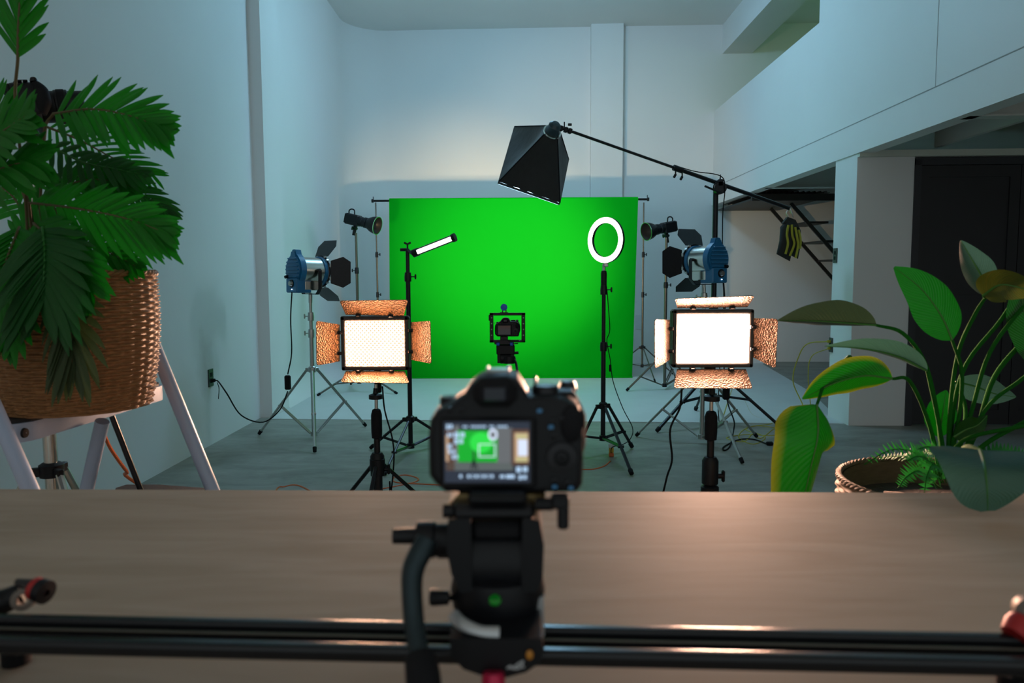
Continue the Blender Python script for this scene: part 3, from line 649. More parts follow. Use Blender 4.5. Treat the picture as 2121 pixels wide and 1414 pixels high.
cbp = [bj+Vector((0, 0, .02)), U(1440, 355, 6.2), pivx+Vector((0, -.02, .06)), pivx+Vector((.03, -.04, -.05)), Vector((BM.x+.05, BM.y-.04, zat(450, BM))), Vector((BM.x+.055, BM.y-.05, zat(560, BM))), Vector((BM.x+.07, BM.y-.05, zat(640, BM))), Vector((BM.x+.05, BM.y-.05, .02)), Vector((BM.x+.3, BM.y+.1, .006))]
solo('power_cable', MB().path(cbp, .004, n=6), RUB, 'thin black cable running from the boom arm down the tall black stand', 'cable')
# softbox
A, B_, C_, D_ = U(1033, 376, 6.08), U(1160, 420, 6.12), U(1178, 330, 6.44), U(1066, 262, 6.42)
apx = U(1148, 264, 5.95)
sb = thing('softbox', 'black fabric softbox with a glowing front, hanging off the left end of the boom', 'softbox', A.lerp(C_, .5))
cen = (A+B_+C_+D_)/4; nn = (apx-cen).normalized(); ux = (B_-A).normalized(); uy = nn.cross(ux).normalized()
sq = [apx-nn*.05+ux*sx*.055+uy*sy*.055 for sx, sy in ((-1, -1), (1, -1), (1, 1), (-1, 1))]
cor = [A, B_, C_, D_]
# match winding of the small ring to the corners
best = min(range(8), key=lambda k: sum(((sq[(i+k) % 4] if k < 4 else sq[(k-i) % 4])-cor[i]).length**2 for i in range(4)))
sq = [sq[(i+best) % 4] if best < 4 else sq[(best-i) % 4] for i in range(4)]
FAB = M('black_softbox_fabric', (.016, .017, .018), .7, noise_=(30, .3), bump=(22, .5, .006), sheen=.3, stretch=(1, 1, .3))
for i in range(4):
    a, b, c_, d_ = cor[i], cor[(i+1) % 4], sq[(i+1) % 4], sq[i]; rows = []
    outw = ((a+b)/2-cen).normalized()
    for u in range(11):
        u_ = u/10; row = []
        for v in range(11):
            v_ = v/10; p = a.lerp(b, u_).lerp(d_.lerp(c_, u_), v_)
            p = p - outw*(.035*math.sin(PI*u_)*math.sin(PI*min(1, v_*1.1))) + nn*.004*math.sin(u*2.7+i)*(1-v_)
            row.append(p)
        rows.append(row)
    mb = MB().grid(rows); back = [[p-outw*.003 for p in r] for r in rows]; mb.grid(back)
    mb.grid([[r[0] for r in rows], [r[0] for r in back]])
    obj('side_panel', mb, FAB, sb)
for i in range(4): obj('edge_piping', MB().path([cor[i], cor[i].lerp(sq[i], .5)+(cor[i]-cen).normalized()*.0, sq[i]], .005, n=6), RUB, sb)
lip = [c_-nn*.0 for c_ in cor]; low = [c_-nn*.022 for c_ in cor]
mb = MB()
for i in range(4):
    j = (i+1) % 4; n = (lip[j]-lip[i]).cross(nn).normalized(); mb.add([lip[i], lip[j], low[j], low[i], lip[i]+n*.003, lip[j]+n*.003, low[j]+n*.003, low[i]+n*.003], [(0, 1, 2, 3), (4, 5, 6, 7), (0, 1, 5, 4), (3, 2, 6, 7)])
obj('front_lip', mb, FAB, sb)
ins = [c_.lerp(cen, .02)-nn*.0225 for c_ in cor]
obj('front_diffuser', MB().prism([p for p in ins], nn*-.010), M('softbox_glow', (.9, .95, 1), .6, emis=(.55, .82, 1, 2.6)), sb, label='white front cloth glowing cool blue')
obj('lamp_holder', MB().lathe([(.03, -.07), (.058, -.06), (.06, -.03), (.048, -.01), (.05, .02), (.03, .04), (.001, .042)], apx, nn, n=28), M('dark_teal_plastic', (.02, .045, .06), .35), sb)
obj('speed_ring', MB().lathe([(.056, -.052), (.072, -.052), (.072, -.040), (.056, -.040)], apx, nn, n=28, closed=True), CHR, sb)
mb = MB().tube(apx+nn*.01, b0+db*.02, .010, n=10)
for f_ in (.35, .62, .85):
    p = (apx+nn*.01).lerp(b0, f_); mb.box(p, (.035, .03, .04), frame(db), .005)
mb.tube((apx).lerp(b0, .55), (apx).lerp(b0, .55)+Vector((0, 0, .06)), .005, n=8).box((apx).lerp(b0, .85)+Vector((0, 0, .05)), (.03, .01, .02), None, .003)
obj('tilt_joint', mb, BLKM, sb)
light('softbox_light', 'AREA', cen-nn*.03, 26, (.55, .85, 1.0), .4, cen-nn*1.0)
# sandbag
sg = thing('sandbag', 'black and yellow striped sandbag hanging from the low end of the boom', 'sandbag', U(1636, 540, 6.47))
YEL = M('yellow_webbing', (.42, .40, .03), .7, bump=(200, .3, .001)); BAG = M('black_bag_cloth', (.02, .02, .018), .8, bump=(150, .3, .001))
def pouch(pts, Y, th):
    poly = [U(x, y, Y) for x, y in pts]; n = len(poly); c = sum(poly, Vector())/n; mb = MB(); rings = []
    for s_, o_ in ((.0, -th), (.55, -th*.95), (.88, -th*.6), (1, 0), (.88, th*.6), (.55, th*.95), (0, th)):
        rings.append([c.lerp(p, s_)+Vector((0, o_, 0)) for p in poly])
    return MB().grid(rings, closed=True)
obj('front_pouch', pouch([(1616, 470), (1632, 452), (1648, 462), (1646, 500), (1636, 541), (1608, 526), (1614, 500)], 6.44, .035), BAG, sg, ang=60)
obj('rear_pouch', pouch([(1636, 455), (1652, 462), (1659, 478), (1658, 510), (1653, 536), (1640, 530), (1630, 522), (1634, 490)], 6.50, .03), BAG, sg, ang=60)
for k, pts in enumerate(([(1633, 466), (1630, 485), (1632, 505), (1627, 526)], [(1640, 465), (1641, 487), (1645, 505), (1636, 530)], [(1647, 470), (1651, 492), (1653, 508), (1648, 534)], [(1654, 476), (1658, 495), (1657, 515)])):
    mb = MB(); P_ = [U(x, y, 6.405 if k < 3 else 6.465) for x, y in pts]; mb.path(P_, .012, n=8, flat=.8); obj('stripe', mb, YEL, sg, label='yellow webbing stripe')
obj('top_flap', MB().prism([U(1622, 462, 6.42), U(1632, 449, 6.42), U(1648, 455, 6.42), U(1657, 474, 6.42), U(1640, 462, 6.42)], (0, .05, 0)), BAG, sg)
obj('carabiner', MB().path([U(1633, 450, 6.46), U(1629, 441, 6.46), U(1634, 434, 6.46), U(1640, 438, 6.46), U(1643, 450, 6.46)], .005, n=6), STEEL, sg)

# ================================================================== CAMERAS
def dslr(label, name='dslr_camera', loc=(0, 0, 0), rot=None, s=1.0, fine=False):
    """local: lens towards +y, back towards -y, origin at base centre; real size in metres"""
    t = thing(name, label, 'camera', loc, rot=rot); t.scale = (s, s, s)
    P = lambda n, mb, m, par=t, **k: obj(n, mb, m, par, local=True, **k)
    # outline of the back in x,z (from the viewer behind)
    ol = [(-.060, .008), (-.0515, .0006), (.058, .0004), (.062, .0015), (.0654, .0071), (.0662, .030), (.0654, .0617), (.062, .073), (.0538, .0797), (.0387, .0835), (.0192, .0835), (.0162, .090), (.0105, .0982), (.0011, .1011), (-.0139, .1004), (-.0222, .0978), (-.029, .0925), (-.0346, .0842), (-.0459, .0767), (-.0583, .070), (-.0635, .0617), (-.0654, .0466), (-.0650, .0147)]
    rings = []
    cx, cz = 0, .045
    for k, (y, sh) in enumerate(((-.0305, .93), (-.034, .90), (-.0325, .955), (-.029, .985), (-.02, 1), (.006, 1), (.016, .985), (.020, .95))):
        rings.append([Vector((cx+(x-cx)*sh, y, cz+(z-cz)*sh)) for x, z in ol])
    rings = rings[1:]
    mb = MB().grid(rings, closed=True); n = len(ol); mb.add(rings[0], [tuple(range(n))]); mb.add(rings[-1], [tuple(range(n-1, -1, -1))])
    P('body', mb, BLK, ang=28)
    P('hand_grip', MB().path([(.052, .018, .006), (.054, .026, .03), (.054, .026, .055), (.05, .018, .075)], [.012, .018, .018, .012], n=14), RUB)
    P('thumb_rest', MB().ball((.055, -.033, .060), .011, 14, 10, (.9, .45, 1.5)), RUB)
    P('top_plate_dial', MB().lathe([(.001, .006), (.0105, .0055), (.0115, .004), (.0115, -.004)], (.034, -.012, .084), n=24), BLKM)
    P('top_display', MB().box((.048, -.005, .082), (.022, .022, .004), None, .001), BLK)
    P('left_dial', MB().lathe([(.001, .003), (.0085, .0025), (.0095, .0015), (.0095, -.006)], (-.048, -.002, .0755), n=24), BLKM)
    P('shutter_button', MB().lathe([(.001, .006), (.006, .0055), (.008, .0), (.008, -.004)], (.055, .018, .083), n=16), BLKM)
    P('hot_shoe', MB().box((-.006, -.008, .1015), (.02, .018, .003), None, .001).box((-.015, -.008, .1035), (.002, .018, .002)).box((.003, -.008, .1035), (.002, .018, .002)), STEEL)
    P('eyecup', MB().box((-.008, -.039, .087), (.036, .014, .024), None, .007), RUB)
    P('viewfinder_glass', MB().box((-.008, -.0465, .087), (.018, .002, .011), None, .0008), M('viewfinder_glass', (.004, .008, .02), .2))
    P('lens', MB().lathe([(.034, .018), (.036, .022), (.036, .05), (.038, .052), (.038, .078), (.035, .08), (.035, .11), (.031, .112), (.031, .108), (.001, .102)], (-.008, 0, .046), (0, 1, 0), n=36), BLK)
    P('lens_ring', MB().lathe([(.0385, .056), (.0395, .057), (.0395, .072), (.0385, .073)], (-.008, 0, .046), (0, 1, 0), n=48), RUB)
    sc_ = P('screen_frame', MB().box((-.014, -.0345, .036), (.080, .006, .060), None, .0025), BLK)
    btn = [(.040, .062), (.047, .064), (.040, .050), (.041, .012), (.052, .010), (.030, .072), (-.046, .072), (-.036, .072)]
    for x, z in btn: P('button', MB().lathe([(.001, .003), (.0026, .0026), (.003, 0)], (x, -.0335, z), (0, -1, 0), n=12), BLKM)
    P('control_wheel', MB().lathe([(.006, .002), (.0065, .004), (.0125, .0035), (.0135, .0)], (.047, -.033, .032), (0, -1, 0), n=28), BLKM)
    P('set_button', MB().lathe([(.001, .004), (.005, .0035), (.0055, 0)], (.047, -.033, .032), (0, -1, 0), n=16), BLK)
    for sx in ((-1, 1) if not fine else ()): P('strap_lug', MB().path([(sx*.064, -.004, .070), (sx*.069, -.004, .073), (sx*.066, -.004, .078)], .0013, n=6), STEEL)
    return t, sc_, P
# foreground camera: its back 0.58 m from the viewer
FY = .60
base = U(1047, 1024, FY); sF = (1222-872)*mpp(FY-.03)/.1315
fc, fsf, fP = dslr('big black camera in the foreground showing the green set on its lit screen', loc=(base.x, base.y+.034*sF, base.z), rot=(0, 0, 0), s=sF, fine=True)
SCB = M('screen_dark', (.01, .012, .02), .1, emis=(.012, .018, .035, 1))
E_ = lambda n, c, s_=1.0: M('screen_'+n, (0, 0, 0), .3, emis=(*c, s_))
scm = [SCB, E_('green', (0, .42, .02)), E_('green_glow', (.02, .75, .06)), E_('grey', (.13, .14, .15)), E_('floor', (.10, .12, .12)), E_('text', (.42, .60, .82), 1.1), E_('warm', (.55, .36, .22)), E_('white', (.60, .68, .85), 1.2), E_('brown', (.09, .045, .03)), E_('black', (.005, .006, .01)), E_('yellow', (.55, .50, .25))]
mb = MB(); X0, X1, Z0, Z1 = -.0505, .0205, .0115, .0625   # screen area in camera-local x,z
def sq_(m, u0, v0, u1, v1, dep=0):       # u right, v down, in fractions of the screen
    mb.cur = m; y = -.0380-.00004*dep; a = X0+(X1-X0)*u0; b = X0+(X1-X0)*u1; c = Z1-(Z1-Z0)*v0; d = Z1-(Z1-Z0)*v1
    mb.add([(a, y, c), (b, y, c), (b, y, d), (a, y, d)], [(0, 3, 2, 1)])
def ov(m, u, v, ru, rv, dep, n=20, inner=0):
    mb.cur = m; y = -.0380-.00004*dep; cxx = X0+(X1-X0)*u; czz = Z1-(Z1-Z0)*v; rx = (X1-X0)*ru; rz = (Z1-Z0)*rv
    o_ = [Vector((cxx+math.cos(2*PI*k/n)*rx, y, czz+math.sin(2*PI*k/n)*rz)) for k in range(n)]
    if inner: 
        i_ = [Vector((cxx+math.cos(2*PI*k/n)*rx*inner, y, czz+math.sin(2*PI*k/n)*rz*inner)) for k in range(n)]; mb.grid([o_, i_], closed=True)
    else: mb.add(o_, [tuple(range(n))])
sq_(0, 0, 0, 1, 1)
sq_(8, .02, .12, .12, .80, 1); sq_(6, .02, .22, .05, .65, 2); sq_(3, .60, .10, .80, .68, 1); sq_(4, .02, .67, .80, .80, 1); sq_(3, .12, .06, .18, .67, 1)
sq_(1, .16, .14, .62, .66, 2); ov(2, .43, .34, .13, .17, 3); ov(2, .45, .38, .08, .10, 4)
sq_(8, .78, .12, .99, .72, 1); sq_(6, .82, .18, .98, .66, 2); sq_(10, .84, .20, .97, .28, 3); sq_(10, .84, .58, .97, .66, 3); sq_(7, .86, .29, .97, .56, 4)
for a, b, c, d in ((.40, .36, .60, .375), (.40, .565, .60, .58), (.40, .36, .412, .58), (.588, .36, .60, .58)): sq_(7, a, b, c, d, 5)
ov(7, .57, .21, .055, .10, 5); ov(3, .57, .21, .03, .055, 6)
mb.cur = 9; sq_(9, .335, .47, .355, .66, 5); 
y = -.0380-.0002
for u0, u1 in ((.345, .385), (.345, .31), (.345, .35)):
    a = X0+(X1-X0)*u0; b = X0+(X1-X0)*u1; mb.add([(a-.0006, y, Z1-(Z1-Z0)*.6), (a+.0006, y, Z1-(Z1-Z0)*.6), (b+.0006, y, Z1-(Z1-Z0)*.78), (b-.0006, y, Z1-(Z1-Z0)*.78)], [(0, 3, 2, 1)])
for i in range(17):
    if i not in (2, 9, 12): sq_(5, .22+i*.031, .062, .243+i*.031, .095, 6)
    
for u, v, w, h in ((.03, .04, .07, .08), (.04, .18, .06, .07), (.12, .17, .12, .09), (.12, .28, .10, .08), (.04, .36, .05, .09), (.05, .46, .08, .06), (.09, .54, .07, .07), (.84, .74, .13, .09), (.87, .88, .09, .07)):
    sq_(5, u, v, u+w*.42, v+h, 6); sq_(5, u+w*.58, v, u+w, v+h*.9, 6)
for i in range(9): 
    if i != 1: ov(5, .19+i*.046, .895, .017, .032, 6, 10, .55 if i % 2 else 0)
sq_(5, .65, .875, .70, .925, 6); sq_(5, .72, .87, .82, .93, 6)
obj('screen', mb, scm, fc, local=True, label='lit screen showing the green backdrop and icons', ang=5)
GLW = M('button_blue_print', (.05, .22, .45), .4)
for x, z in ((.0285, .0715), (.038, .058), (.041, .0075), (.0545, .0065), (-.012, .0785)):
    fP('button_mark', MB().box((x, -.0375, z), (.004, .0004, .003)), GLW)
fP('diopter_dial', MB().lathe([(.001, .003), (.004, .0025), (.0045, 0)], (.024, -.030, .0955), (1, 0, 0), n=14), BLKM)

# fluid head under it
m_ = mpp(FY)
hb_ = Pz(1030, 1330, .985)
hY = FY
fh = thing('fluid_video_head', 'black fluid tripod head with a pan handle, under the foreground camera', 'tripod head', U(1030, 1320, hY))
def V(px, py, dy=0): return U(px, py, hY+dy)
mm = mpp(hY)
def pxbox(x0, y0, x1, y1, dy, depth, bev=.003):
    a, b = V(x0, y0, dy), V(x1, y1, dy); c = (a+b)/2; return MB().box(c+Vector((0, depth/2, 0)), (abs(b.x-a.x), depth, abs(a.z-b.z)), None, bev)
obj('quick_release_plate', pxbox(968, 1024, 1092, 1046, -.02, .075), BLK, fh)
obj('plate_clamp', pxbox(934, 1046, 1110, 1078, -.015, .06, .004), BLKM, fh)
obj('plate_bracket', MB().prism([V(925, 1050), V(950, 1022), V(985, 1024), V(962, 1052)], (0, .05, 0)), M('table_reflection_metal', (.20, .14, .06), .35, .7), fh, label='corner of the plate coloured with a table reflection')  # yellowish table reflection put into the bracket colour
obj('plate_bracket', MB().prism([V(1078, 1060), V(1090, 1024), V(1130, 1024), V(1122, 1058)], (0, .05, 0)), M('table_reflection_metal', (.2, .14, .06)), fh)
# tilt housing: side cheeks and barrel
ck = [(928, 1076), (975, 1070), (978, 1225), (955, 1228), (935, 1190), (925, 1140)]
obj('side_cheek', MB().prism([V(x, y, -.012) for x, y in ck], (0, .07, 0)), BLK, fh)
ck = [(1082, 1070), (1118, 1078), (1127, 1130), (1124, 1200), (1112, 1226), (1080, 1228)]
obj('side_cheek', MB().prism([V(x, y, -.012) for x, y in ck], (0, .07, 0)), BLK, fh)
a, b = V(972, 1150, .022), V(1086, 1150, .022)
obj('tilt_barrel', MB().lathe([(.002, 0), (.032, 0), (.032, (b-a).length), (.002, (b-a).length)], a, (1, 0, 0), n=36), BLK, fh)
obj('tilt_cover', pxbox(976, 1082, 1084, 1120, -.008, .04, .004), RUB, fh)
obj('pan_base', MB().lathe([(.030, .0), (.038, .006), (.040, .02), (.037, .034), (.03, .037)], Vector((V(1030, 1285).x, hY+.02, V(1030, 1285).z)), n=40), BLK, fh)
cbx = V(1030, 1310)
obj('half_bowl', MB().lathe([(.012, 0), (.024, .004), (.033, .014), (.036, .024)], Vector((cbx.x, hY+.02, cbx.z-.008)), n=36), BLKM, fh)
obj('spirit_level', MB().lathe([(.001, .002), (.0042, .0018), (.005, 0)], V(1025, 1243, -.022), (0, -.6, 1), n=18), M('level_green', (.005, .30, .02), .15, coat=1.0), fh, label='green bubble level')
# left hub, knobs
a, b = V(934, 1117, .01), V(862, 1117, .01)
obj('handle_hub', MB().lathe([(.002, 0), (.0135, 0), (.0135, .012), (.015, .014), (.015, .028), (.002, .0285)], a, (-1, 0, 0), n=24), BLK, fh)
obj('handle_knob', MB().lathe([(.005, 0), (.006, .002), (.0065, .0025), (.0065, .021), (.001, .022)], b+Vector((0.002, 0, .003)), (-1, 0, 0), n=16), BLK, fh)
obj('handle_hub', pxbox(896, 1112, 938, 1160, -.0, .025, .004), BLK, fh)
P_ = [V(884, 1118, -.02), V(872, 1142, -.025), V(857, 1175, -.032), V(853, 1215, -.04), V(858, 1290, -.055), V(872, 1372, -.075)]
obj('pan_handle', MB().path(P_, [.0085, .009, .0088, .0082, .0078, .0075], n=18), M('dark_teal_metal', (.02, .035, .042), .35, .6), fh)
obj('handle_grip', MB().path([V(870, 1362, -.073), V(876, 1400, -.085), V(884, 1480, -.105)], [.0115, .0125, .0125], n=18), RUB, fh)
obj('drag_knob', MB().lathe([(.001, 0), (.0062, .001), (.0068, .004), (.0058, .0165), (.003, .017)], V(888, 1237, -.0), (1, 0, 0), n=14).tube(V(925, 1238, 0), V(955, 1238, .01), .0025, n=8), BLK, fh)
obj('release_lever', pxbox(1142, 1028, 1179, 1056, -.02, .012, .002).box((V(1166, 1066, -.014)), (.009, .01, .022), None, .002).tube(V(1112, 1044, -.01), V(1145, 1044, -.014), .005, n=10), BLK, fh)
obj('release_knob', MB().lathe([(.001, 0), (.0055, 0), (.0055, .008), (.001, .009)], V(918, 1058, -.01), (1, 0, 0), n=14), BLK, fh)
SILV = M('silver_cast', (.48, .50, .52), .38, .7)
obj('bowl_clamp', MB().path([V(938, 1272, -.030), V(958, 1292, -.040), V(995, 1306, -.046), V(1034, 1309, -.046)], [.005, .005, .004, .0045], n=12, flat=.5), SILV, fh, label='silver curved locking lever')

# slider with carriage
zR = .950
def RZ(px, py): return Pz(px, py, zR)
e0, e1 = RZ(-160, 1264), RZ(2290, 1311)
dr = (e1-e0); dr.z = 0; Lr = dr.length; dr.normalize(); pr = Vector((dr.y, -dr.x, 0))   # pr points to the viewer
sl = thing('camera_slider', 'long black camera slider lying across the table under the foreground camera', 'camera slider', (e0+e1)/2-Vector((0, 0, .10)))
def extr(prof, mat, name, label=None):
    mb = MB(); rows = [[e0+pr*a+Vector((0, 0, b)) for a, b in prof], [e1+pr*a+Vector((0, 0, b)) for a, b in prof]]; mb.grid(rows, closed=True)
    n = len(prof); mb.add(rows[0], [tuple(range(n))]); mb.add(rows[1], [tuple(range(n))]); return obj(name, mb, mat, sl, label=label, ang=30)
RAIL = M('black_anodised_rail', (.014, .015, .018), .22, .35, noise_=(30, .1))
def rnd(cx, cz, w, h, r, n=5):
    o = []
    for sx, sz, a0 in ((1, 1, 0), (-1, 1, PI/2), (-1, -1, PI), (1, -1, 3*PI/2)):
        for k in range(n+1): a = a0+PI/2*k/n; o.append((cx+sx*(w/2-r)+math.cos(a)*r, cz+sz*(h/2-r)+math.sin(a)*r))
    return o
extr(rnd(.006, -.006, .012, .012, .0035), RAIL, 'rear_rail'); extr(rnd(.046, -.0065, .013, .013, .004), RAIL, 'front_rail')
extr(rnd(.026, -.011, .034, .004, .001), RUB, 'rail_bed')
extr(rnd(.0175, -.0070, .004, .003, .001), SATIN, 'rail_lip')
RED = M('red_anodised', (.40, .015, .015), .55, .1)
for sg, ee in ((-1, RZ(-40, 1266)), (1, RZ(2165, 1309))):
    mb = MB().box(ee+pr*.026+Vector((0, 0, -.02)), (.03, .075, .03), Matrix.Rotation(math.atan2(dr.y, dr.x), 3, 'Z'), .004); ep = obj('end_block', mb, BLK, sl)
    for q in (-.03, .085):
        p = ee+pr*q+Vector((0, 0, -.025)); ft = Vector((p.x, p.y, .881)) + pr*(.01 if q > 0 else -.01)
        lg = obj('leg', MB().path([ee+pr*(.026)+Vector((0, 0, -.028)), p, ft+Vector((0, 0, .006))], .006, n=10, smooth=False), BLKM, sl); obj('rubber_foot', MB().tube(ft, ft+Vector((0, 0, .012)), .013, n=14), RUB, lg)
# knobs that show at the picture's edges
ka = U(35, 1240, .70); kb_ = U(95, 1222, .66)
obj('leg_joint', MB().path([U(-60, 1262, .66), U(0, 1248, .68), U(45, 1228, .69)], [.009, .012, .010], n=12), BLK, sl)
obj('leg_joint', MB().lathe([(.005, -.006), (.010, -.006), (.010, .006), (.005, .006)], U(50, 1240, .68), (.3, -.9, .2), n=20, closed=True), M('worn_metal', (.16, .13, .11), .55, .4), sl)
kd = (U(100, 1228, .68)-U(38, 1205, .69)).normalized(); k0 = U(35, 1204, .69)
obj('locking_lever', MB().path([k0, k0+kd*.012, k0+kd*.024], [.003, .006, .009], n=12), BLKM, sl)
obj('locking_knob', MB().lathe([(.006, .022), (.0105, .022), (.0105, .028), (.006, .028)], k0, kd, n=20), RED, sl, label='red ringed locking knob')
obj('knob_cap', MB().lathe([(.004, .028), (.0112, .028), (.0112, .036), (.003, .037)], k0, kd, n=20), BLK, sl)
k1 = U(2128, 1262, .62); 
obj('leg_joint', MB().lathe([(.004, -.005), (.011, -.005), (.011, .007), (.004, .007)], k1, (-.3, -.9, .1), n=20, closed=True), M('worn_metal', (.25, .2, .16)), sl)
obj('locking_knob', MB().lathe([(.001, 0), (.010, 0), (.0115, .006), (.010, .016), (.001, .017)], U(2118, 1284, .615), (-.55, -.3, -.5), n=18), RED, sl, label='red locking knob')
# carriage
cy0 = V(1030, 1355)
ca = [(930, 1322), (1122, 1322), (1126, 1345), (1118, 1372), (1090, 1392), (1045, 1404), (1000, 1400), (960, 1386), (935, 1360)]
cm = obj('carriage', MB().prism([V(x, y, -.050) for x, y in ca], (0, .062, 0)), BLK, sl)
obj('carriage_side', MB().prism([V(1104, 1240, .0), V(1126, 1236, .0), V(1128, 1318, -.0), V(1100, 1322, 0)], (0, .045, 0)), SILV, sl, label='silver carriage upright')
obj('carriage_side', MB().prism([V(945, 1270, .0), V(968, 1300, .0), V(968, 1322, -.0), V(932, 1322, 0)], (0, .045, 0)), SILV, sl)
obj('indicator', MB().ball(V(1097, 1356, -.052), .0028, 12, 8, (1, .5, 1.4)), M('amber_dot', (.5, .2, .02), .4), cm, label='small amber dot')
mk = MB(); pts = [[(1050, 1384), (1058, 1379), (1062, 1384), (1070, 1377), (1076, 1382)], [(1064, 1382), (1074, 1374), (1084, 1369), (1080, 1378), (1086, 1382)], [(1052, 1380), (1060, 1383), (1072, 1384), (1084, 1378)]]
for pl_ in pts: mk.path([V(x, y, -.0512) for x, y in pl_], .0007, n=5)
obj('printed_mark', mk, M('silver_print', (.45, .46, .48), .5), cm, label='silver scribbled printed mark')
obj('carriage_brake', MB().lathe([(.001, 0), (.0075, 0), (.009, .004), (.0085, .016), (.001, .017)], V(1022, 1392, -.055), (0, -.25, -1), n=20), M('magenta_red_knob', (.5, .01, .06), .3, .3), sl, label='red brake knob')

# middle camera in cage
CY = 4.2
cb_ = U(1050, 696, CY); tC, sC, pC = dslr('small black camera inside a square cage in front of the green paper', loc=(cb_.x, CY+.03, U(1050, 697, CY).z), s=1.03)
obj('screen', MB().box((-.014, -.0378, .036), (.066, .0006, .048)), M('dark_screen_glass', (.03, .035, .05), .12, coat=.4), tC, local=True)
cg = thing('camera_cage', 'square black cage with a blue knob, framing the small middle camera', 'camera cage', U(1051, 712, CY))
def ub(x0, y0, x1, y1, dy=0, dep=.03, bev=.002, Y=CY):
    a, b = U(x0, y0, Y+dy), U(x1, y1, Y+dy); return MB().box((a+b)/2+Vector((0, dep/2, 0)), (abs(b.x-a.x), dep, abs(a.z-b.z)), None, bev)
obj('top_bar', ub(1014, 648, 1088, 653), BLKM, cg); obj('bottom_bar', ub(1014, 704, 1088, 709), BLKM, cg)
for x0, x1 in ((1014, 1022), (1080, 1088)):
    sb_ = obj('side_bar', ub(x0, 648, x1, 709), BLKM, cg); h = MB()
    for yy in (658, 670, 682, 694): p = U((x0+x1)/2+.3, yy, CY-.001); h.lathe([(.001, .001), (.004, .001), (.004, 0)], p, (0, -1, 0), n=10)
    obj('hole_row', h, M('green_seen_holes', (.25, .55, .3), .5), sb_)
obj('side_plate', ub(1012, 652, 1015, 664, .0, .02), BLKM, cg)
BKN = M('blue_knob', (.02, .10, .55), .35, .3)
obj('top_knob', MB().lathe([(.001, 0), (.018, 0), (.019, .004), (.019, .014), (.001, .015)], U(1044, 636, CY), (0, -1, 0), n=24), BKN, cg, label='round blue knob on top')
obj('knob_post', MB().box(U(1041, 645, CY+.0)+Vector((0, .005, 0)), (.006, .006, .03)).box(U(1048, 645, CY)+Vector((0, .005, 0)), (.006, .006, .03)).box(U(1044, 648, CY)+Vector((0, .005, 0)), (.045, .02, .008)), BLKM, cg)
obj('camera_riser', ub(1036, 697, 1052, 706, .01, .03), BLKM, cg)
for x0 in (1028, 1056): obj('rod_knob', ub(x0, 709, x0+7, 716, -.01, .03, .003), BKN, cg, label='blue clamp knob')
obj('rod_block', ub(1024, 708, 1064, 713, .0, .05), BLKM, cg)
obj('rod', MB().tube(U(1052, 706, CY-.03), U(1086, 706, CY-.03), .003, n=8).tube(U(1062, 712, CY), U(1073, 711, CY), .003, n=8), BLKM, cg)
# tripod under it
TB = Vector((cb_.x+.01, CY+.02, 0)); zt_ = zat(757, TB); tp = thing('camera_tripod', 'black tripod under the caged camera, mostly hidden by the foreground camera', 'tripod', TB)
obj('head', ub(1028, 714, 1066, 735, .0, .05, .006).lathe([(.001, 0), (.035, 0), (.04, .02), (.035, .04), (.001, .042)], TB+Vector((0, 0, zat(752, TB))), n=24), BLK, tp)
obj('head_cheek', ub(1030, 733, 1037, 752, .0, .05), BLK, tp); obj('head_cheek', ub(1058, 733, 1065, 752, .0, .05), BLK, tp)
obj('tilt_drum', MB().lathe([(.001, 0), (.03, 0), (.03, .06), (.001, .06)], U(1037, 742, CY+.025), (1, 0, 0), n=20), BLK, tp)
obj('side_knob', MB().tube(U(1064, 731, CY+.01), U(1074, 730, CY+.01), .008, n=10), BLK, tp)
obj('pan_handle', MB().path([U(1066, 745, CY), U(1070, 757, CY-.05), U(1074, 800, CY-.2)], .007, n=8), BLK, tp)
obj('center_column', MB().tube(TB+Vector((0, 0, .3)), TB+Vector((0, 0, zt_)), .016, n=14), BLKM, tp)
for k in range(3):
    a = PI/2+2*PI*k/3; d = Vector((math.cos(a), math.sin(a), 0)); lg = obj('leg', MB().path([TB+d*.03+Vector((0, 0, zt_-.03)), TB+d*.32+Vector((0, 0, .01))], [.015, .009], n=10, smooth=False), BLKM, tp); obj('rubber_foot', MB().ball(TB+d*.32+Vector((0, 0, .012)), .012, 10, 8), RUB, lg)
# camera behind the palm
QB = Vector((U(80, 500, 2.45).x, 2.45, 0)); QB.x = U(70, 350, 2.45).x
zq = zat(250, QB)
stand('chrome tripod stand behind the palm basket, carrying a tilted camera', QB, zq-.05, [QB+Vector((.33, -.25, 0)), QB+Vector((-.36, -.16, 0)), QB+Vector((.02, .42, 0))], .62, .2, (CHR, BLK), .021, (1.0,), lr=.012)
qc, _, qP = dslr('dark camera tilted upward, half hidden behind the palm fronds', loc=(QB.x+.01, QB.y, zq-.015), rot=(math.radians(8), math.radians(-12), math.radians(-62)), s=1.38)
obj('ball_head', MB().ball((QB.x, QB.y, zq-.04), .022, 16, 10), BLK, qc)

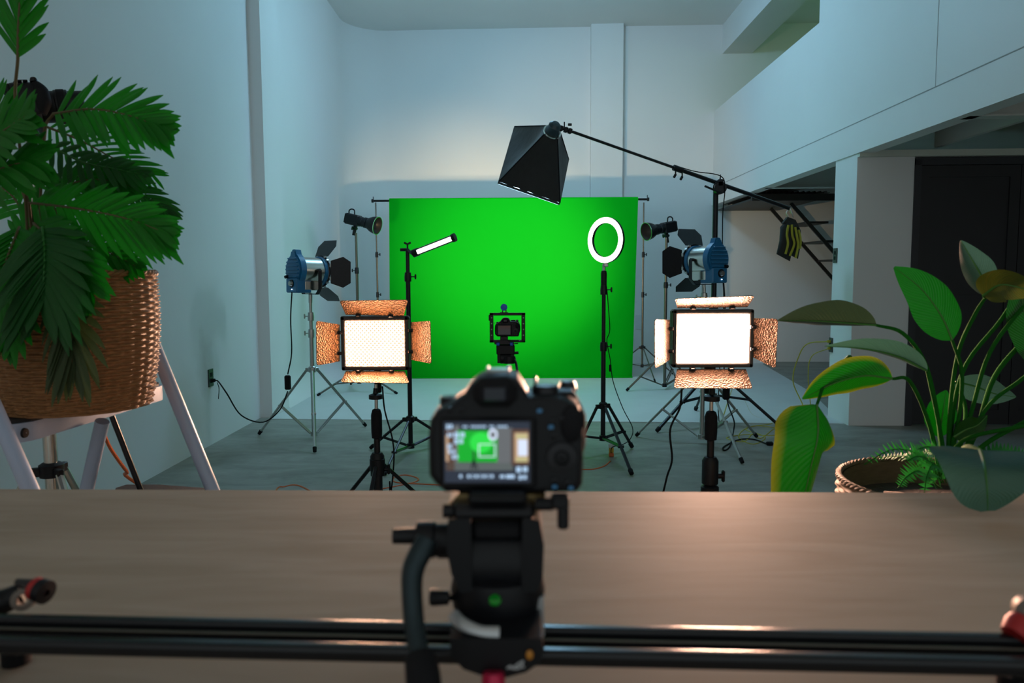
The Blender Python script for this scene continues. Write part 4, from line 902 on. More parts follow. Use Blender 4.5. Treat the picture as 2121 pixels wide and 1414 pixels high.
# ================================================================== TABLE
tz = .88
TW = None
def wood():
    m = bpy.data.materials.new('pale_plywood'); m.use_nodes = True; nt = m.node_tree; N = nt.nodes; L = nt.links; b = N['Principled BSDF']
    tc = N.new('ShaderNodeTexCoord'); mp = N.new('ShaderNodeMapping'); mp.inputs['Scale'].default_value = (1.2, 7, 7); L.new(tc.outputs['Object'], mp.inputs[0])
    n = N.new('ShaderNodeTexNoise'); n.inputs['Scale'].default_value = 3.0; n.inputs['Detail'].default_value = 9; n.inputs['Distortion'].default_value = .8; L.new(mp.outputs[0], n.inputs[0])
    r = N.new('ShaderNodeValToRGB'); r.color_ramp.elements[0].color = (.29, .245, .185, 1); r.color_ramp.elements[1].color = (.38, .33, .265, 1); r.color_ramp.elements[0].position = .25; r.color_ramp.elements[1].position = .75
    L.new(n.outputs[0], r.inputs[0])
    v = N.new('ShaderNodeTexVoronoi'); v.inputs['Scale'].default_value = 5; L.new(tc.outputs['Object'], v.inputs[0])
    mr = N.new('ShaderNodeMapRange'); mr.inputs['From Min'].default_value = .02; mr.inputs['From Max'].default_value = .035; L.new(v.outputs['Distance'], mr.inputs[0])
    mx = N.new('ShaderNodeMix'); mx.data_type = 'RGBA'; mx.inputs['A'].default_value = (.16, .12, .09, 1); L.new(mr.outputs[0], mx.inputs['Factor']); L.new(r.outputs[0], mx.inputs['B']); L.new(mx.outputs['Result'], b.inputs['Base Color'])
    b.inputs['Roughness'].default_value = .72; b.inputs['Specular IOR Level'].default_value = .25
    bn = N.new('ShaderNodeBump'); bn.inputs['Strength'].default_value = .08; bn.inputs['Distance'].default_value = .001; L.new(n.outputs[0], bn.inputs['Height']); L.new(bn.outputs[0], b.inputs['Normal'])
    return m
WOOD = wood()
ta, tb_ = Pz(-150, 1012, tz), Pz(2290, 1022, tz)
tdir = (tb_-ta).normalized(); tn = Vector((tdir.y, -tdir.x, 0))
tbl = thing('work_table', 'wide pale wooden table filling the foreground under the slider', 'table', ((ta+tb_)/2+tn*.5).xy.to_3d())
obj('table_top', MB().prism([ta, tb_, tb_+tn*1.02, ta+tn*1.02], (0, 0, -.035)), WOOD, tbl)
for p in (ta+tdir*.12-Vector((0, 0, 0))+tn*.1, tb_-tdir*.12+tn*.1, tb_-tdir*.12+tn*.92, ta+tdir*.12+tn*.92):
    obj('leg', MB().box((p.x, p.y, (tz-.035)/2), (.06, .06, tz-.035), None, .004), WOOD, tbl)
obj('apron', MB().box(((ta+tb_)/2+tn*.1-Vector((0, 0, .085))), ((tb_-ta).length-.3, .025, .1), Matrix.Rotation(math.atan2(tdir.y, tdir.x), 3, 'Z'), .002), WOOD, tbl)

# ================================================================== BASKETS
def basket_mesh(c, z0, z1, r0, r1, rows, stakes, amp=.0045, belly=.02):
    mb = MB(); R_ = []; nz = rows*4; nt = stakes*6
    for j in range(nz+1):
        v = j/nz; z = z0+(z1-z0)*v; rr = r0+(r1-r0)*v+belly*math.sin(PI*v); row = []; ph = (j//4) % 2; s_ = math.sin(PI*((j % 4)+.5)/4) if j < nz else .3
        for i in range(nt):
            a = 2*PI*i/nt; w = math.sin(a*stakes/2+ph*PI)+.0
            jit = .0018*noise.noise(Vector((math.cos(a)*9, math.sin(a)*9, (j//4)*1.7)))
            r = rr+amp*(.55*w*s_+.5*s_)+jit; row.append(c+Vector((math.cos(a)*r, math.sin(a)*r, z+.0015*noise.noise(Vector((a*3, j//4, 1))))))
        R_.append(row)
    mb.grid(R_, closed=True)
    ins = [[c+Vector((math.cos(2*PI*i/48)*(r-.014), math.sin(2*PI*i/48)*(r-.014), z)) for i in range(48)] for r, z in ((r1, z1-.004), (r1, z1-.05), ((r0+r1)/2+belly, (z0+z1)/2))]
    mb.grid(ins, closed=True)
    mb.grid([[c+Vector((math.cos(2*PI*i/48)*r, math.sin(2*PI*i/48)*r, z)) for i in range(48)] for r, z in ((r0-.012, z0+.012), (r0, z0))], closed=True)
    mb.add([c+Vector((math.cos(2*PI*i/48)*(r0), math.sin(2*PI*i/48)*(r0), z0+.001)) for i in range(48)], [tuple(range(48))])
    return mb
def braid(c, z, r, tr=.008, tw=40):
    mb = MB()
    for ph in (0, 2*PI/3, 4*PI/3):
        pts = [c+Vector((math.cos(a)*(r+math.cos(tw*a/2+ph)*tr*.6), math.sin(a)*(r+math.cos(tw*a/2+ph)*tr*.6), z+math.sin(tw*a/2+ph)*tr*.6)) for a in [2*PI*i/160 for i in range(161)]]
        mb.path(pts, tr*.6, n=6, smooth=False)
    return mb
WICK = M('tan_wicker', (.27, .135, .055), .55, noise_=(60, .75), stretch=(1, 1, 3.5), spec=.3); WICK2 = M('brown_wicker', (.11, .075, .045), .75, noise_=(35, .4), stretch=(1, 1, 4))
SOIL = M('potting_soil', (.035, .025, .018), .95, bump=(60, 1, .01))
bY = 1.92; bc = U(157, 700, bY); zb0 = U(160, 866, bY-.165).z; zb1 = U(160, 566, bY).z
bc = Vector((bc.x, bY, 0)); rb = 157*mpp(bY)
palm = thing('potted_palm', 'leafy green palm in a tan wicker basket standing on the step ladder', 'plant', Vector((bc.x, bc.y, zb0)))
obj('basket', basket_mesh(bc, zb0, zb1, rb*.86, rb*.99, 44, 36, .009, .012), WICK, palm, label='tan woven wicker basket')
obj('basket_rim', braid(bc, zb1, rb*.99), WICK, palm)
obj('soil', MB().lathe([(.001, .0), (rb*.5, .01), (rb*.9, 0)], Vector((bc.x, bc.y, zb1-.04)), n=32), SOIL, palm)

# ================================================================== PALM FRONDS
PG = [leaf_mat('palm_leaf_green', (.0, .12, .0), (.001, .22, .001), .5), leaf_mat('palm_leaf_dark', (.001, .06, .006), (.002, .11, .006), .5), leaf_mat('palm_leaf_brown_tinged', (.002, .05, .008), (.07, .075, .025), .5)]
STEMC = M('palm_stem', (.10, .075, .03), .6)
def bez(pts, t):
    n = len(pts)-1; i = min(int(t*n), n-1); f = t*n-i; P = [2*pts[0]-pts[1]]+pts+[2*pts[-1]-pts[-2]]; a, b, c, d = P[i:i+4]
    return .5*((2*b)+(c-a)*f+(2*a-5*b+4*c-d)*f*f+(3*b-a-3*c+d)*f**3)
def frond(ctrl, L, n=22, w=.020, lean=.55, mat=0, face=(0, -1, .25), upl=1.0, dnl=1.0, droop=.25, seed=0, tipL=.75, stem=None):
    n = int(n*.76); w *= .88; rnd_ = random.Random(seed); pts = [U(x, y, Y) for x, y, Y in ctrl]; mb = MB(); fn = Vector(face).normalized()
    for side in (-1, 1):
        for k in range(n):
            t = .04+.94*k/(n-1); p = bez(pts, t); tg = (bez(pts, min(1, t+.03))-bez(pts, max(0, t-.03))).normalized()
            lat = tg.cross(fn).normalized()*side; nrm_ = lat.cross(tg)
            ln = L*(.55+.45*math.sin(PI*min(1, t*.9+.1)))*(1 if t < .8 else 1-(t-.8)/.2*(1-tipL))*(upl if side < 0 else dnl)*rnd_.uniform(.9, 1.08)
            dv = (lat*(1-lean*.9*t-.12)+tg*(lean+.55*t)).normalized(); dv = (dv+fn*rnd_.uniform(-.12, .18)).normalized()
            cr = dv.cross(nrm_).normalized(); rows = []; uvs = []
            m = 8
            for i in range(m+1):
                s_ = i/m; q = p+dv*ln*s_+Vector((0, 0, -1))*droop*ln*s_*s_*.6
                ww = w*.5*(.45+.55*math.sin(PI*min(1, .15+s_*.75)))*(1-max(0, (s_-.72)/.28)**2*.92) if s_ < 1 else .0008
                rows.append([q-cr*ww+nrm_*ww*.35, q, q+cr*ww+nrm_*ww*.35]); uvs.append([(s_, -.6), (s_, 0), (s_, .6)])
            mb.grid(rows, uvs)
    o = obj('frond', mb, PG[mat], palm, ang=80)
    rp = [bez(pts, i/16) for i in range(17)]; st_ = MB().path(rp, [.0035*(1-.7*i/16) for i in range(17)], n=6, smooth=False)
    if stem: st_.path([U(x, y, Y) for x, y, Y in stem]+[pts[0]], .0035, n=6)
    obj('frond_stem', st_, STEMC if mat != 1 else PG_stem, o)
    return o
PG_stem = M('palm_rachis_green', (.01, .12, .01), .5)
bcY = bY
frond([(37, 122, 1.72), (38, 60, 1.70), (42, -10, 1.68), (50, -90, 1.66)], .135, 17, .017, .80, 0, droop=.0, seed=1, stem=[(60, 560, 1.9), (52, 400, 1.86), (32, 220, 1.76)])
frond([(110, 236, 1.80), (190, 226, 1.76), (270, 240, 1.72), (340, 268, 1.70)], .150, 22, .022, .62, 0, droop=.10, seed=2, upl=.82, dnl=.95, stem=[(80, 560, 1.9), (85, 380, 1.86), (92, 270, 1.82)], tipL=.5)
frond([(95, 262, 2.00), (165, 290, 2.0), (240, 330, 2.0), (318, 362, 2.0)], .105, 20, .010, .5, 0, droop=.25, seed=3, stem=[(70, 560, 1.95), (80, 400, 1.98)])
frond([(100, 300, 1.9), (170, 335, 1.88), (240, 350, 1.86), (300, 362, 1.85)], .075, 16, .018, .55, 1, droop=.3, seed=31)
frond([(60, 420, 1.80), (160, 432, 1.75), (260, 452, 1.72), (345, 482, 1.70)], .165, 24, .022, .66, 0, droop=.15, seed=4, upl=.75, dnl=.95, stem=[(80, 580, 1.9), (66, 480, 1.85)], tipL=.5)
frond([(110, 360, 1.98), (200, 372, 1.98), (290, 400, 1.98), (350, 440, 1.98)], .095, 20, .014, .6, 1, droop=.35, seed=5, stem=[(90, 560, 1.95), (100, 420, 1.97)])
frond([(88, 470, 1.72), (92, 520, 1.66), (90, 575, 1.63), (86, 625, 1.62)], .165, 20, .026, .55, 1, droop=.30, seed=6, face=(0, -.9, .5), tipL=.7)
frond([(70, 462, 1.76), (110, 500, 1.70), (150, 545, 1.67), (180, 585, 1.66)], .12, 18, .024, .6, 0, droop=.35, seed=16)
frond([(40, 470, 1.76), (20, 520, 1.70), (0, 570, 1.67), (-30, 620, 1.66)], .16, 20, .025, .6, 0, droop=.30, seed=17)
frond([(128, 600, 1.72), (142, 650, 1.66), (148, 700, 1.64), (150, 752, 1.63)], .135, 18, .020, .75, 2, droop=.35, seed=7, tipL=.8)
frond([(30, 600, 1.72), (20, 650, 1.66), (10, 700, 1.64)], .11, 14, .022, .65, 0, droop=.3, seed=8)
frond([(-60, 330, 1.72), (-20, 290, 1.68), (20, 262, 1.66), (52, 240, 1.64)], .115, 16, .024, .6, 0, droop=.1, seed=9)
frond([(-70, 400, 1.74), (-20, 360, 1.70), (30, 340, 1.68), (70, 335, 1.67)], .13, 18, .024, .6, 0, droop=.25, seed=10)
frond([(-80, 300, 1.85), (-40, 255, 1.84), (0, 230, 1.83)], .13, 14, .022, .6, 0, droop=.0, seed=11)
frond([(50, 440, 1.95), (20, 400, 1.98), (-20, 380, 2.0), (-70, 380, 2.0)], .15, 18, .02, .55, 0, droop=.3, seed=12)
frond([(100, 420, 1.86), (150, 380, 1.88), (210, 372, 1.88), (270, 385, 1.88)], .10, 16, .018, .6, 0, droop=.2, seed=13)
frond([(90, 500, 1.90), (150, 500, 1.88), (220, 520, 1.86), (280, 550, 1.85)], .09, 16, .020, .6, 0, droop=.3, seed=14)
frond([(40, 500, 1.88), (60, 470, 1.9), (90, 440, 1.92), (110, 400, 1.93)], .12, 14, .02, .6, 0, droop=.2, seed=15)
for k, (a, b) in enumerate((((95, 560), (70, 430)), ((80, 560), (45, 380)), ((105, 560), (112, 430)))):
    obj('stem', MB().path([U(a[0], a[1]+30, 1.92), U((a[0]+b[0])/2+6, (a[1]+b[1])/2, 1.9), U(b[0], b[1], 1.9)], .006, n=8), STEMC, palm)

# ================================================================== STEP LADDER
lad = thing('step_ladder', 'white tubular step ladder with black treads under the palm basket', 'ladder', (bc.x, bc.y, 0))
LW = M('pale_blue_white_enamel', (.36, .44, .60), .4, coat=.1); TR = M('black_tread', (.015, .016, .018), .7, bump=(120, .6, .002))
# platform: a rounded tray, near edge band seen from (38,905) to (355,800)
q0, q1 = U(40, 872, 1.60), U(356, 788, 2.02)
pz = zb0-.009
a_ = Pz(36, 900, pz-.02); b_ = Pz(354, 800, pz-.01); 
nf = Vector((a_.x, a_.y, 0)); nb = Vector((b_.x, b_.y, 0)); e_ = (nb-nf).normalized(); pe = Vector((-e_.y, e_.x, 0))
if pe.y < 0: pe = -pe
W_ = (nb-nf).length
def rr_poly(o, e, p, w, d, r, z, n=6):
    out = []
    for cx, cyy, a0 in ((w-r, d-r, 0), (r, d-r, PI/2), (r, r, PI), (w-r, r, 3*PI/2)):
        for k in range(n+1): a = a0+PI/2*k/n; x = cx+math.cos(a)*r; y = cyy+math.sin(a)*r; q = o+e*x+p*y; out.append(Vector((q.x, q.y, z)))
    return out
Dp = .36
outer = rr_poly(nf-pe*.0, e_, pe, W_, Dp, .07, pz-.045); obj('platform_band', MB().prism(outer, (0, 0, .045)), LW, lad)
obj('platform', MB().prism(rr_poly(nf+e_*.008+pe*.008, e_, pe, W_-.016, Dp-.016, .065, pz-.0005), (0, 0, .008)), TR, lad, label='black ribbed platform')
def LG(name, p, q, r=.0125, mat=LW, lab=None):
    m = MB().path([p, q], r, n=14, smooth=False); o = obj(name, m, mat, lad, label=lab); 
    if q.z < .05: obj('rubber_foot', MB().tube(q+Vector((0, 0, -.0)), q+Vector((0, 0, .03)), r*1.3, n=12), RUB, o)
    return o
def to_floor(p, q):
    d = q-p; t = (p.z-.012)/-d.z; return p+d*t
# right rail with hoop top, left rail, rear legs
pr0 = U(318, 712, 2.24); pr1 = U(442, 1018, 2.12); r_top = pr0+(pr0-pr1)*.1
LG('side_rail', r_top, to_floor(pr0, pr1), .019)
pl0 = U(-18, 830, 1.60); pl1 = U(62, 1012, 1.50); l_top = pl0+(pl0-pl1)*.35
LG('side_rail', l_top, to_floor(pl0, pl1), .0165)
LG('rear_leg', U(212, 872, 1.98), to_floor(U(212, 872, 1.98), U(180, 1012, 2.02)), .018)
LG('brace_bar', U(232, 862, 2.1), to_floor(U(232, 862, 2.1), U(288, 1006, 2.12)), .008, BLKM, 'black brace strut')

s2z = .70
obj('step', MB().prism([Pz(240, 1010, .64), Pz(262, 1003, .64), Pz(330, 1003, .64), Pz(436, 1011, .64), Pz(445, 1090, .64), Pz(210, 1095, .64)], (0, 0, -.03)), TR, lad, label='black lower step')
obj('rivet', MB().lathe([(.001, .006), (.011, .005), (.012, 0)], a_+e_*.02-pe*.001+Vector((0, 0, 0)), -pe, n=16), RUB, lad)

# ================================================================== RIGHT PLANT
rpY = 1.98; bc2 = Vector((U(1962, 1000, rpY).x, rpY, 0)); zr1 = Pz(1850, 953, 0).z
zrim = 1.25-(953-558)*mpp(2.2); r2 = (1962-1746)*mpp(rpY)
gp2 = thing('potted_broad_leaf_plant', 'tall broad leaved green plant in a low brown basket at the right edge', 'plant', bc2)
obj('basket', basket_mesh(bc2, .0, zrim, r2*.78, r2*.98, 60, 36, .006, .015), WICK2, gp2, label='brown woven basket')
obj('basket_rim', braid(bc2, zrim, r2*.97, .008, 60), WICK2, gp2)
obj('soil', MB().lathe([(.001, .02), (r2*.5, .012), (r2*.95, 0)], Vector((bc2.x, bc2.y, zrim-.07)), n=32), SOIL, gp2)
for k in range(5):     # dried husks lying in the basket
    a = 2.6+k*.55; p = bc2+Vector((math.cos(a)*r2*.5, math.sin(a)*r2*.5, zrim-.05)); q = p+Vector((math.cos(a+1.9)*.14, math.sin(a+1.9)*.14, .02))
    mb = MB(); rows = [[p.lerp(q, s_/6)+Vector((0, 0, .012*math.sin(s_)))+Vector((-math.sin(a+1.9), math.cos(a+1.9), 0))*w_*.03*math.sin(PI*(s_+.5)/7) for w_ in (-1, 0, 1)] for s_ in range(7)]; mb.grid(rows)
    obj('dry_leaf', mb, M('dry_leaf', (.14, .10, .075), .8), gp2)
BG = leaf_mat('broad_leaf_green', (.0, .055, .0005), (.0005, .10, .001), .45)
BY = leaf_mat('broad_leaf_yellow_edge', (.0, .055, .0), (.001, .105, .0005), .45, edge=(.10, .13, .004))
BD = leaf_mat('broad_leaf_dark', (.010, .025, .014), (.015, .036, .018), .4)
BT = leaf_mat('broad_leaf_bluish', (.020, .078, .060), (.032, .105, .082), .45)
BO = leaf_mat('broad_leaf_olive', (.02, .07, .003), (.09, .085, .006), .5)
def sleaf(ctrl, width, side, mat, fold=.25, wave=.05, nm='leaf', seed=0, asym=1.0, stem=None, sr=.005, pw=.8, tw=0, ex=.75, fold2=None):
    """ctrl: pixel+depth points of the midrib base->tip; side: lateral direction"""
    rnd_ = random.Random(seed); pts = [U(x, y, Y) for x, y, Y in ctrl]; n = 26; m = 8; rows = []; uvs = []; sv = Vector(side)
    for i in range(n+1):
        t = i/n; p = bez(pts, t); tg = (bez(pts, min(1, t+.02))-bez(pts, max(0, t-.02))).normalized()
        lat = (sv-tg*sv.dot(tg)).normalized(); lat = Matrix.Rotation(tw*t, 3, tg) @ lat; nr = tg.cross(lat)
        w = width*.5*max(.02, math.sin(PI*(t**pw)))**ex
        row = []; uv = []
        for k in range(-m, m+1):
            s_ = k/m; ws = w*(asym if s_ > 0 else 1)
            q = p+lat*s_*ws+nr*((fold2 if (fold2 is not None and s_ > 0) else fold)*abs(s_)**1.4*ws+wave*ws*math.sin(t*19+seed+(2 if s_ > 0 else 0))*abs(s_)**2*.5); row.append(q); uv.append((t, s_))
        rows.append(row); uvs.append(uv)
    o = obj(nm, MB().grid(rows, uvs), mat, gp2, ang=80)
    mid = MB().path([bez(pts, i/14) for i in range(15)], [.0032*(1-.8*i/14) for i in range(15)], n=6, smooth=False); obj('midrib', mid, M('midrib_green', (.04, .16, .02), .5), o)
    if stem:
        sp_ = [U(x, y, Y) for x, y, Y in stem]+[pts[0]]; obj('stalk', MB().path(sp_, [sr*1.5]+[sr]*(len(sp_)-2)+[sr*.7], n=10), M('stalk_green', (.006, .09, .006), .85, noise_=(20, .3), spec=.15), o)
    return o
root_ = (1955, 985, 1.98)
sleaf([(1692, 838, 1.80), (1694, 900, 1.76), (1680, 965, 1.75), (1655, 1075, 1.76), (1630, 1190, 1.78)], .192, (1, .5, .1), BY, -.4, .03, fold2=-.62, asym=1.22, seed=1, stem=[(1760, 740, 2.02), (1715, 780, 1.9)], pw=.62, ex=.55)
sleaf([(1848, 742+42, 1.85), (1790, 778, 1.85), (1725, 795, 1.85), (1662, 826, 1.86)], .105, (0, -.45, 1), BY, .25, .06, seed=2, stem=[(1950, 990, 1.98), (1925, 880, 1.95), (1885, 790, 1.88)], pw=.85)
sleaf([(1814, 673, 1.90), (1745, 668, 1.88), (1680, 664, 1.86), (1611, 664, 1.85)], .115, (.0, -.8, .55), BD, .45, .03, seed=3, stem=[(1958, 990, 1.98), (1940, 850, 1.98), (1915, 750, 1.96), (1870, 690, 1.92)], pw=.9)
sleaf([(1920, 768, 1.92), (1860, 738, 1.92), (1790, 722, 1.92), (1708, 717, 1.92)], .085, (.1, -.9, .45), BT, .4, .03, seed=4, stem=[(1960, 985, 1.98), (1945, 880, 1.96)], pw=.85)
sleaf([(1972, 704, 1.90), (1950, 655, 1.90), (1910, 600, 1.90), (1852, 553, 1.90)], .118, (.75, .1, .62), BG, .12, .05, seed=5, stem=[(1958, 985, 1.98), (1985, 870, 1.95), (1992, 770, 1.92)], pw=.8)
sleaf([(2044, 612, 1.86), (2034, 575, 1.86), (2015, 540, 1.86), (1990, 498, 1.87)], .07, (.8, -.5, .2), BT, .5, .03, seed=6, stem=[(1965, 985, 1.98), (1968, 850, 1.95), (1985, 730, 1.92), (2020, 650, 1.88)], pw=.8)
sleaf([(2036, 612, 1.855), (2070, 590, 1.82), (2110, 595, 1.80), (2160, 612, 1.80)], .085, (-.3, -.3, 1), BO, .2, .05, seed=7, stem=[(2042, 613, 1.86)], pw=.6)
sleaf([(1945, 905, 2.02), (1950, 870, 2.02), (1955, 840, 2.02), (1960, 808, 2.03)], .10, (1, .2, 0), BG, .1, .05, seed=8, stem=[(1962, 985, 2.0)], pw=.8)
sleaf([(1975, 905, 1.95), (2000, 890, 1.95), (2025, 880, 1.95), (2045, 860, 1.95)], .07, (.2, -.2, 1), BG, .1, .05, seed=18, stem=[(1962, 985, 1.98)], pw=.8)
sleaf([(1978, 790, 2.1), (2020, 800, 2.1), (2060, 815, 2.1), (2104, 822, 2.1)], .085, (0, -.4, 1), BT, .15, .04, seed=9, stem=[(1975, 980, 2.0), (2000, 860, 2.06), (1985, 800, 2.1)], pw=.75)
sleaf([(2030, 932, 1.24), (2038, 960, 1.16), (2044, 1005, 1.13), (2046, 1058, 1.13)], .150, (1, -.05, .0), BT, .12, .05, ex=.5, seed=10, stem=[(1985, 960, 1.9), (1990, 935, 1.6), (2005, 925, 1.42)], pw=.62)
sleaf([(2150, 760, 1.9), (2140, 700, 1.9), (2120, 640, 1.9), (2118, 575, 1.9)], .09, (.9, -.2, .2), BG, .2, .05, seed=11, stem=[(1975, 985, 1.98), (2040, 850, 1.95), (2110, 790, 1.92)], pw=.8)
for k, (st1, sr_) in enumerate(([[(1968, 985, 1.98), (2010, 860, 1.95), (2050, 730, 1.92), (2130, 620, 1.9)], .005], [[(1972, 985, 2.0), (2020, 900, 1.98), (2060, 780, 1.95), (2135, 690, 1.92)], .006], [[(1970, 990, 1.95), (2040, 920, 1.9), (2130, 870, 1.86)], .006], [[(1965, 940, 1.95), (2010, 905, 1.9), (2130, 880, 1.85)], .005], [[(1960, 985, 1.98), (1990, 780, 1.96), (2075, 660, 1.93), (2140, 560, 1.9)], .005])):
    obj('stalk', MB().path([U(x, y, Y) for x, y, Y in st1], sr_, n=10), M('stalk_green', (.012, .11, .012)), gp2)
# fern leaves in the basket
FG = leaf_mat('fern_green', (.01, .16, .02), (.02, .28, .03), .5)
def fern(ctrl, L, n, seed):
    pts = [U(x, y, Y) for x, y, Y in ctrl]; mb = MB(); rnd_ = random.Random(seed)
    for side in (-1, 1):
        for k in range(n):
            t = .08+.9*k/n; p = bez(pts, t); tg = (bez(pts, min(1, t+.03))-bez(pts, max(0, t-.03))).normalized(); up_ = Vector((0, -.6, .8)); lat = tg.cross(up_).normalized()*side
            dv = (lat+tg*.25+Vector((0, 0, rnd_.uniform(-.1, .5)))).normalized(); ln = L*(1-t*.8)*rnd_.uniform(.8, 1.1); cr = tg; rows = []; uvs = []
            for i in range(4):
                s_ = i/3; ww = ln*.20*(1-s_*.9); rows.append([p+dv*ln*s_-cr*ww, p+dv*ln*s_+cr*ww]); uvs.append([(s_, -.5), (s_, .5)])
            mb.grid(rows, uvs)
    mb2 = MB().path([bez(pts, i/10) for i in range(11)], .0012, n=5, smooth=False)
    o = obj('fern_frond', mb, FG, gp2, ang=80); obj('fern_stem', mb2, M('stalk_green', (.012, .11, .012)), o)
for i, (c_, L_2) in enumerate((([(1950, 1000, 1.95), (1910, 945, 1.9), (1850, 930, 1.88), (1790, 962, 1.86)], .035), ([(1950, 1000, 1.95), (1900, 950, 1.96), (1860, 945, 2.0), (1815, 948, 2.05)], .03), ([(1945, 1010, 1.9), (1910, 975, 1.85), (1880, 985, 1.82), (1860, 1010, 1.8)], .035), ([(1950, 1000, 1.92), (1925, 955, 1.88), (1900, 945, 1.84), (1878, 955, 1.82)], .04),
    ([(1955, 1000, 1.9), (1935, 960, 1.85), (1920, 985, 1.8), (1915, 1020, 1.78)], .04), ([(1960, 1000, 1.95), (1945, 940, 1.92), (1925, 925, 1.9), (1900, 930, 1.88)], .04), ([(2000, 985, 1.95), (2050, 940, 1.9), (2100, 935, 1.88), (2150, 940, 1.86)], .035), ([(1990, 985, 1.95), (2040, 950, 1.98), (2100, 945, 2.0), (2160, 950, 2.0)], .03), ([(1950, 1000, 1.98), (1965, 950, 2.0), (1940, 935, 2.02), (1905, 938, 2.05)], .035))):
    fern(c_, L_2*1.35, 18, i)

# ================================================================== CABLES
ORC = M('orange_cord', (.55, .12, .025), .5); YEC = M('yellow_cord', (.42, .36, .02), .5)
plug = co+Vector((.02, -.0, -.0))
pg = MB().box(co+Vector((.02, 0, -.02)), (.035, .025, .025), None, .005).path([co+Vector((.035, 0, -.02)), co+Vector((.06, .0, -.03)), U(470, 815, 5.2), U(500, 860, 5.45), U(545, 874, 5.65), U(580, 848, 5.68), U(596, 810, 5.68)], .005, n=8)
pg.path([Vector((co.x+.05, co.y, co.z-.035)), Vector((co.x+.062, co.y, co.z-.08)), Vector((co.x+.055, co.y, co.z-.16))], .003, n=6)
pg.path([U(596, 775, 5.68), U(604, 730, 5.68), U(602, 660, 5.66), U(605, 600, 5.62)], .005, n=8)
pg.box(U(596, 792, 5.68), (.045, .03, .11), None, .008)
solo('power_cable', pg, RUB, 'black cord with an inline switch from the left wall outlet to the blue light', 'cable')
solo('extension_cord', MB().path([U(213, 893, 2.4), U(230, 930, 2.5), U(262, 975, 2.65), U(290, 1005, 2.8), Vector((-1.1, 3.2, .006)), F(570, 1022), F(590, 1008), F(615, 1005), F(640, 1016), F(655, 1030)], .006, n=8), ORC, 'orange cord hanging behind the ladder and looping on the floor', 'cord')
solo('extension_cord', MB().path([F(740, 1040), F(770, 1018), F(815, 1008), F(860, 998), F(864, 990), F(838, 984), F(815, 990), F(820, 999), F(858, 1002), F(900, 1004), F(1000, 1008), F(1120, 990), F(1190, 974), F(1228, 972), F(1252, 965), F(1264, 955)], .006, n=8), ORC, 'orange cord coiled on the floor left of the foreground camera', 'cord')
ad = F(1266, 945); t = thing('plug_adapter', 'white and yellow plug adapter on the floor by the ring light stand', 'adapter', Vector((ad.x, ad.y, 0)))
obj('body', MB().box((ad.x, ad.y, .045), (.032, .03, .035), None, .004), M('yellow_plastic', (.55, .34, .03), .5), t, label='yellow middle section'); obj('cap', MB().box((ad.x, ad.y, .075), (.036, .032, .026), None, .004), M('white_plastic', (.6, .62, .6), .5), t); obj('base', MB().box((ad.x, ad.y, .014), (.034, .034, .026), None, .004), ORC, t)
solo('power_cable', MB().path([Vector((RG.x+.02, RG.y-.02, zat(600, RG))), U(1263, 680, 5.2), U(1257, 705, 5.2), U(1264, 745, 5.2), U(1270, 790, 5.15), U(1290, 845, 5.1), U(1310, 885, 5.0), U(1306, 908, 4.95), U(1290, 920, 5.05), U(1268, 926, 5.05), U(1266, 938, ad.y), Vector((ad.x, ad.y, .085))], .003, n=6).box(U(1264, 762, 5.2), (.016, .012, .05), None, .004), RUB, 'thin black cable with a small switch hanging beside the ring light stand', 'cable')
solo('power_cable', MB().path([U(792, 800, 3.32), U(797, 850, 3.34), U(812, 905, 3.4), U(816, 950, 3.4), U(810, 1018, 3.4), Vector((U(808, 1018, 3.4).x, 3.4, .3)), Vector((U(808, 1018, 3.4).x+.02, 3.42, .006)), Vector((U(808, 1018, 3.4).x+.3, 3.6, .006))], .004, n=6), RUB, 'black cable hanging from the left LED panel', 'cable')
q = U(1374, 1018, 3.0)
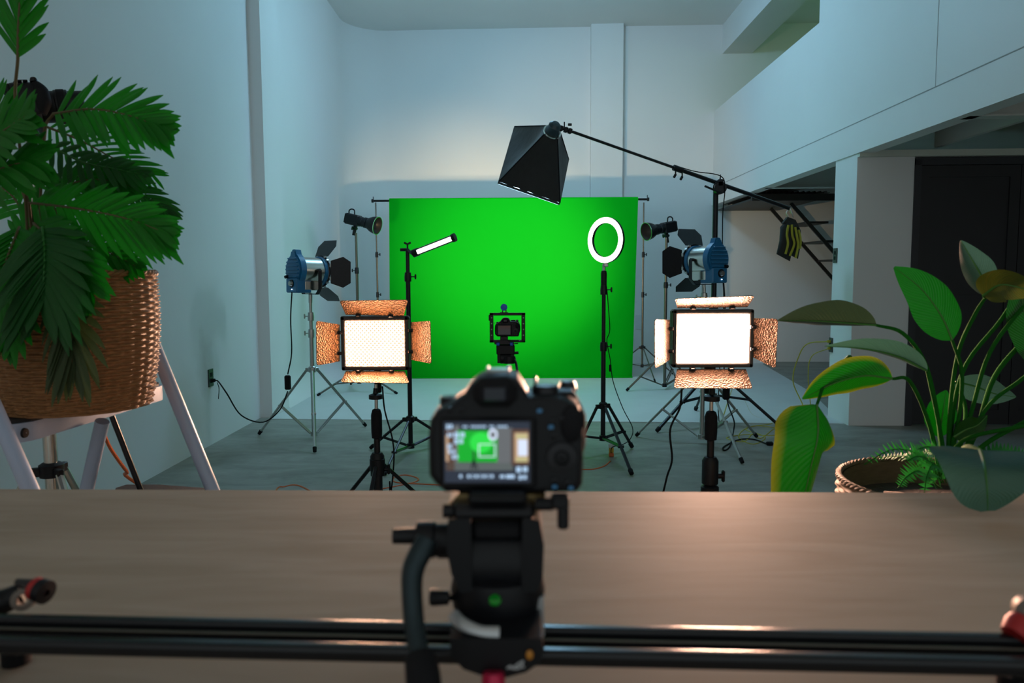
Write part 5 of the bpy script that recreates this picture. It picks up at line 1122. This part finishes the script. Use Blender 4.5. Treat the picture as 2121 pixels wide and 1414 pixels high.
solo('power_cable', MB().path([U(1412, 806, 2.9), U(1408, 845, 2.92), U(1388, 890, 2.94), U(1392, 950, 2.96), U(1382, 985, 2.98), q, Vector((q.x-.02, 3.0, .3)), Vector((q.x-.03, 3.05, .006)), Vector((q.x-.3, 3.2, .006))], .004, n=6), RUB, 'black cable hanging from the right LED panel', 'cable')
pg = MB().box(U(1504, 812, 5.5), (.05, .035, .11), None, .01).path([U(1500, 700, 5.5), U(1500, 780, 5.5), U(1504, 812, 5.5), U(1509, 840, 5.45), U(1520, 870, 5.3), F(1520, 900)+Vector((0, 0, .05)), F(1512, 925)+Vector((0, 0, .008)), F(1500, 934)+Vector((0, 0, .006)), F(1500, 926)+Vector((0, 0, .006)), F(1530, 912)+Vector((0, 0, .006)), F(1560, 911)+Vector((0, 0, .006)), F(1588, 921)+Vector((0, 0, .008))], .005, n=8)
pg.path([U(1495, 548, 5.45), U(1500, 600, 5.48), U(1502, 650, 5.5), U(1500, 705, 5.5)], .005, n=8)
pg.box(F(1594, 922)+Vector((0, 0, .014)), (.05, .03, .026), None, .006)
solo('power_cable', pg, RUB, 'black cord with an inline box dropping from the right blue light to the floor', 'cable')
yl = MB().path([c2+Vector((-.03, 0, .03)), Px(1700, 712, XR)+Vector((-.12, 0, 0)), Px(1690, 740, XR)+Vector((-.16, 0, 0)), Px(1683, 790, XR)+Vector((-.18, 0, 0)), F(1665, 852), F(1620, 876), F(1600, 890), F(1575, 908), F(1560, 898), F(1540, 915), F(1505, 907), F(1545, 900), F(1600, 902), F(1620, 890), F(1570, 882), F(1545, 890), F(1585, 905), F(1560, 920), F(1530, 905), F(1550, 885), F(1600, 876), F(1560, 860), F(1545, 835), F(1535, 815), F(1520, 800), Vector((BM.x+.1, BM.y+.05, .006))], .005, n=8)
yl.box(c2+Vector((-.022, 0, .03)), (.03, .024, .024), None, .004)
solo('extension_cord', yl, YEC, 'yellow cord tangled on the floor, plugged into the white pillar', 'cord')
solo('extension_cord', MB().path([c2+Vector((-.02, 0, -.03)), Px(1702, 738, XR)+Vector((-.09, 0, 0)), Px(1697, 780, XR)+Vector((-.1, 0, 0)), F(1680, 850)], .004, n=8).box(c2+Vector((-.02, 0, -.03)), (.026, .022, .022), None, .004), YEC, 'second yellow cord dropping straight from the lower socket of the white pillar', 'cord')
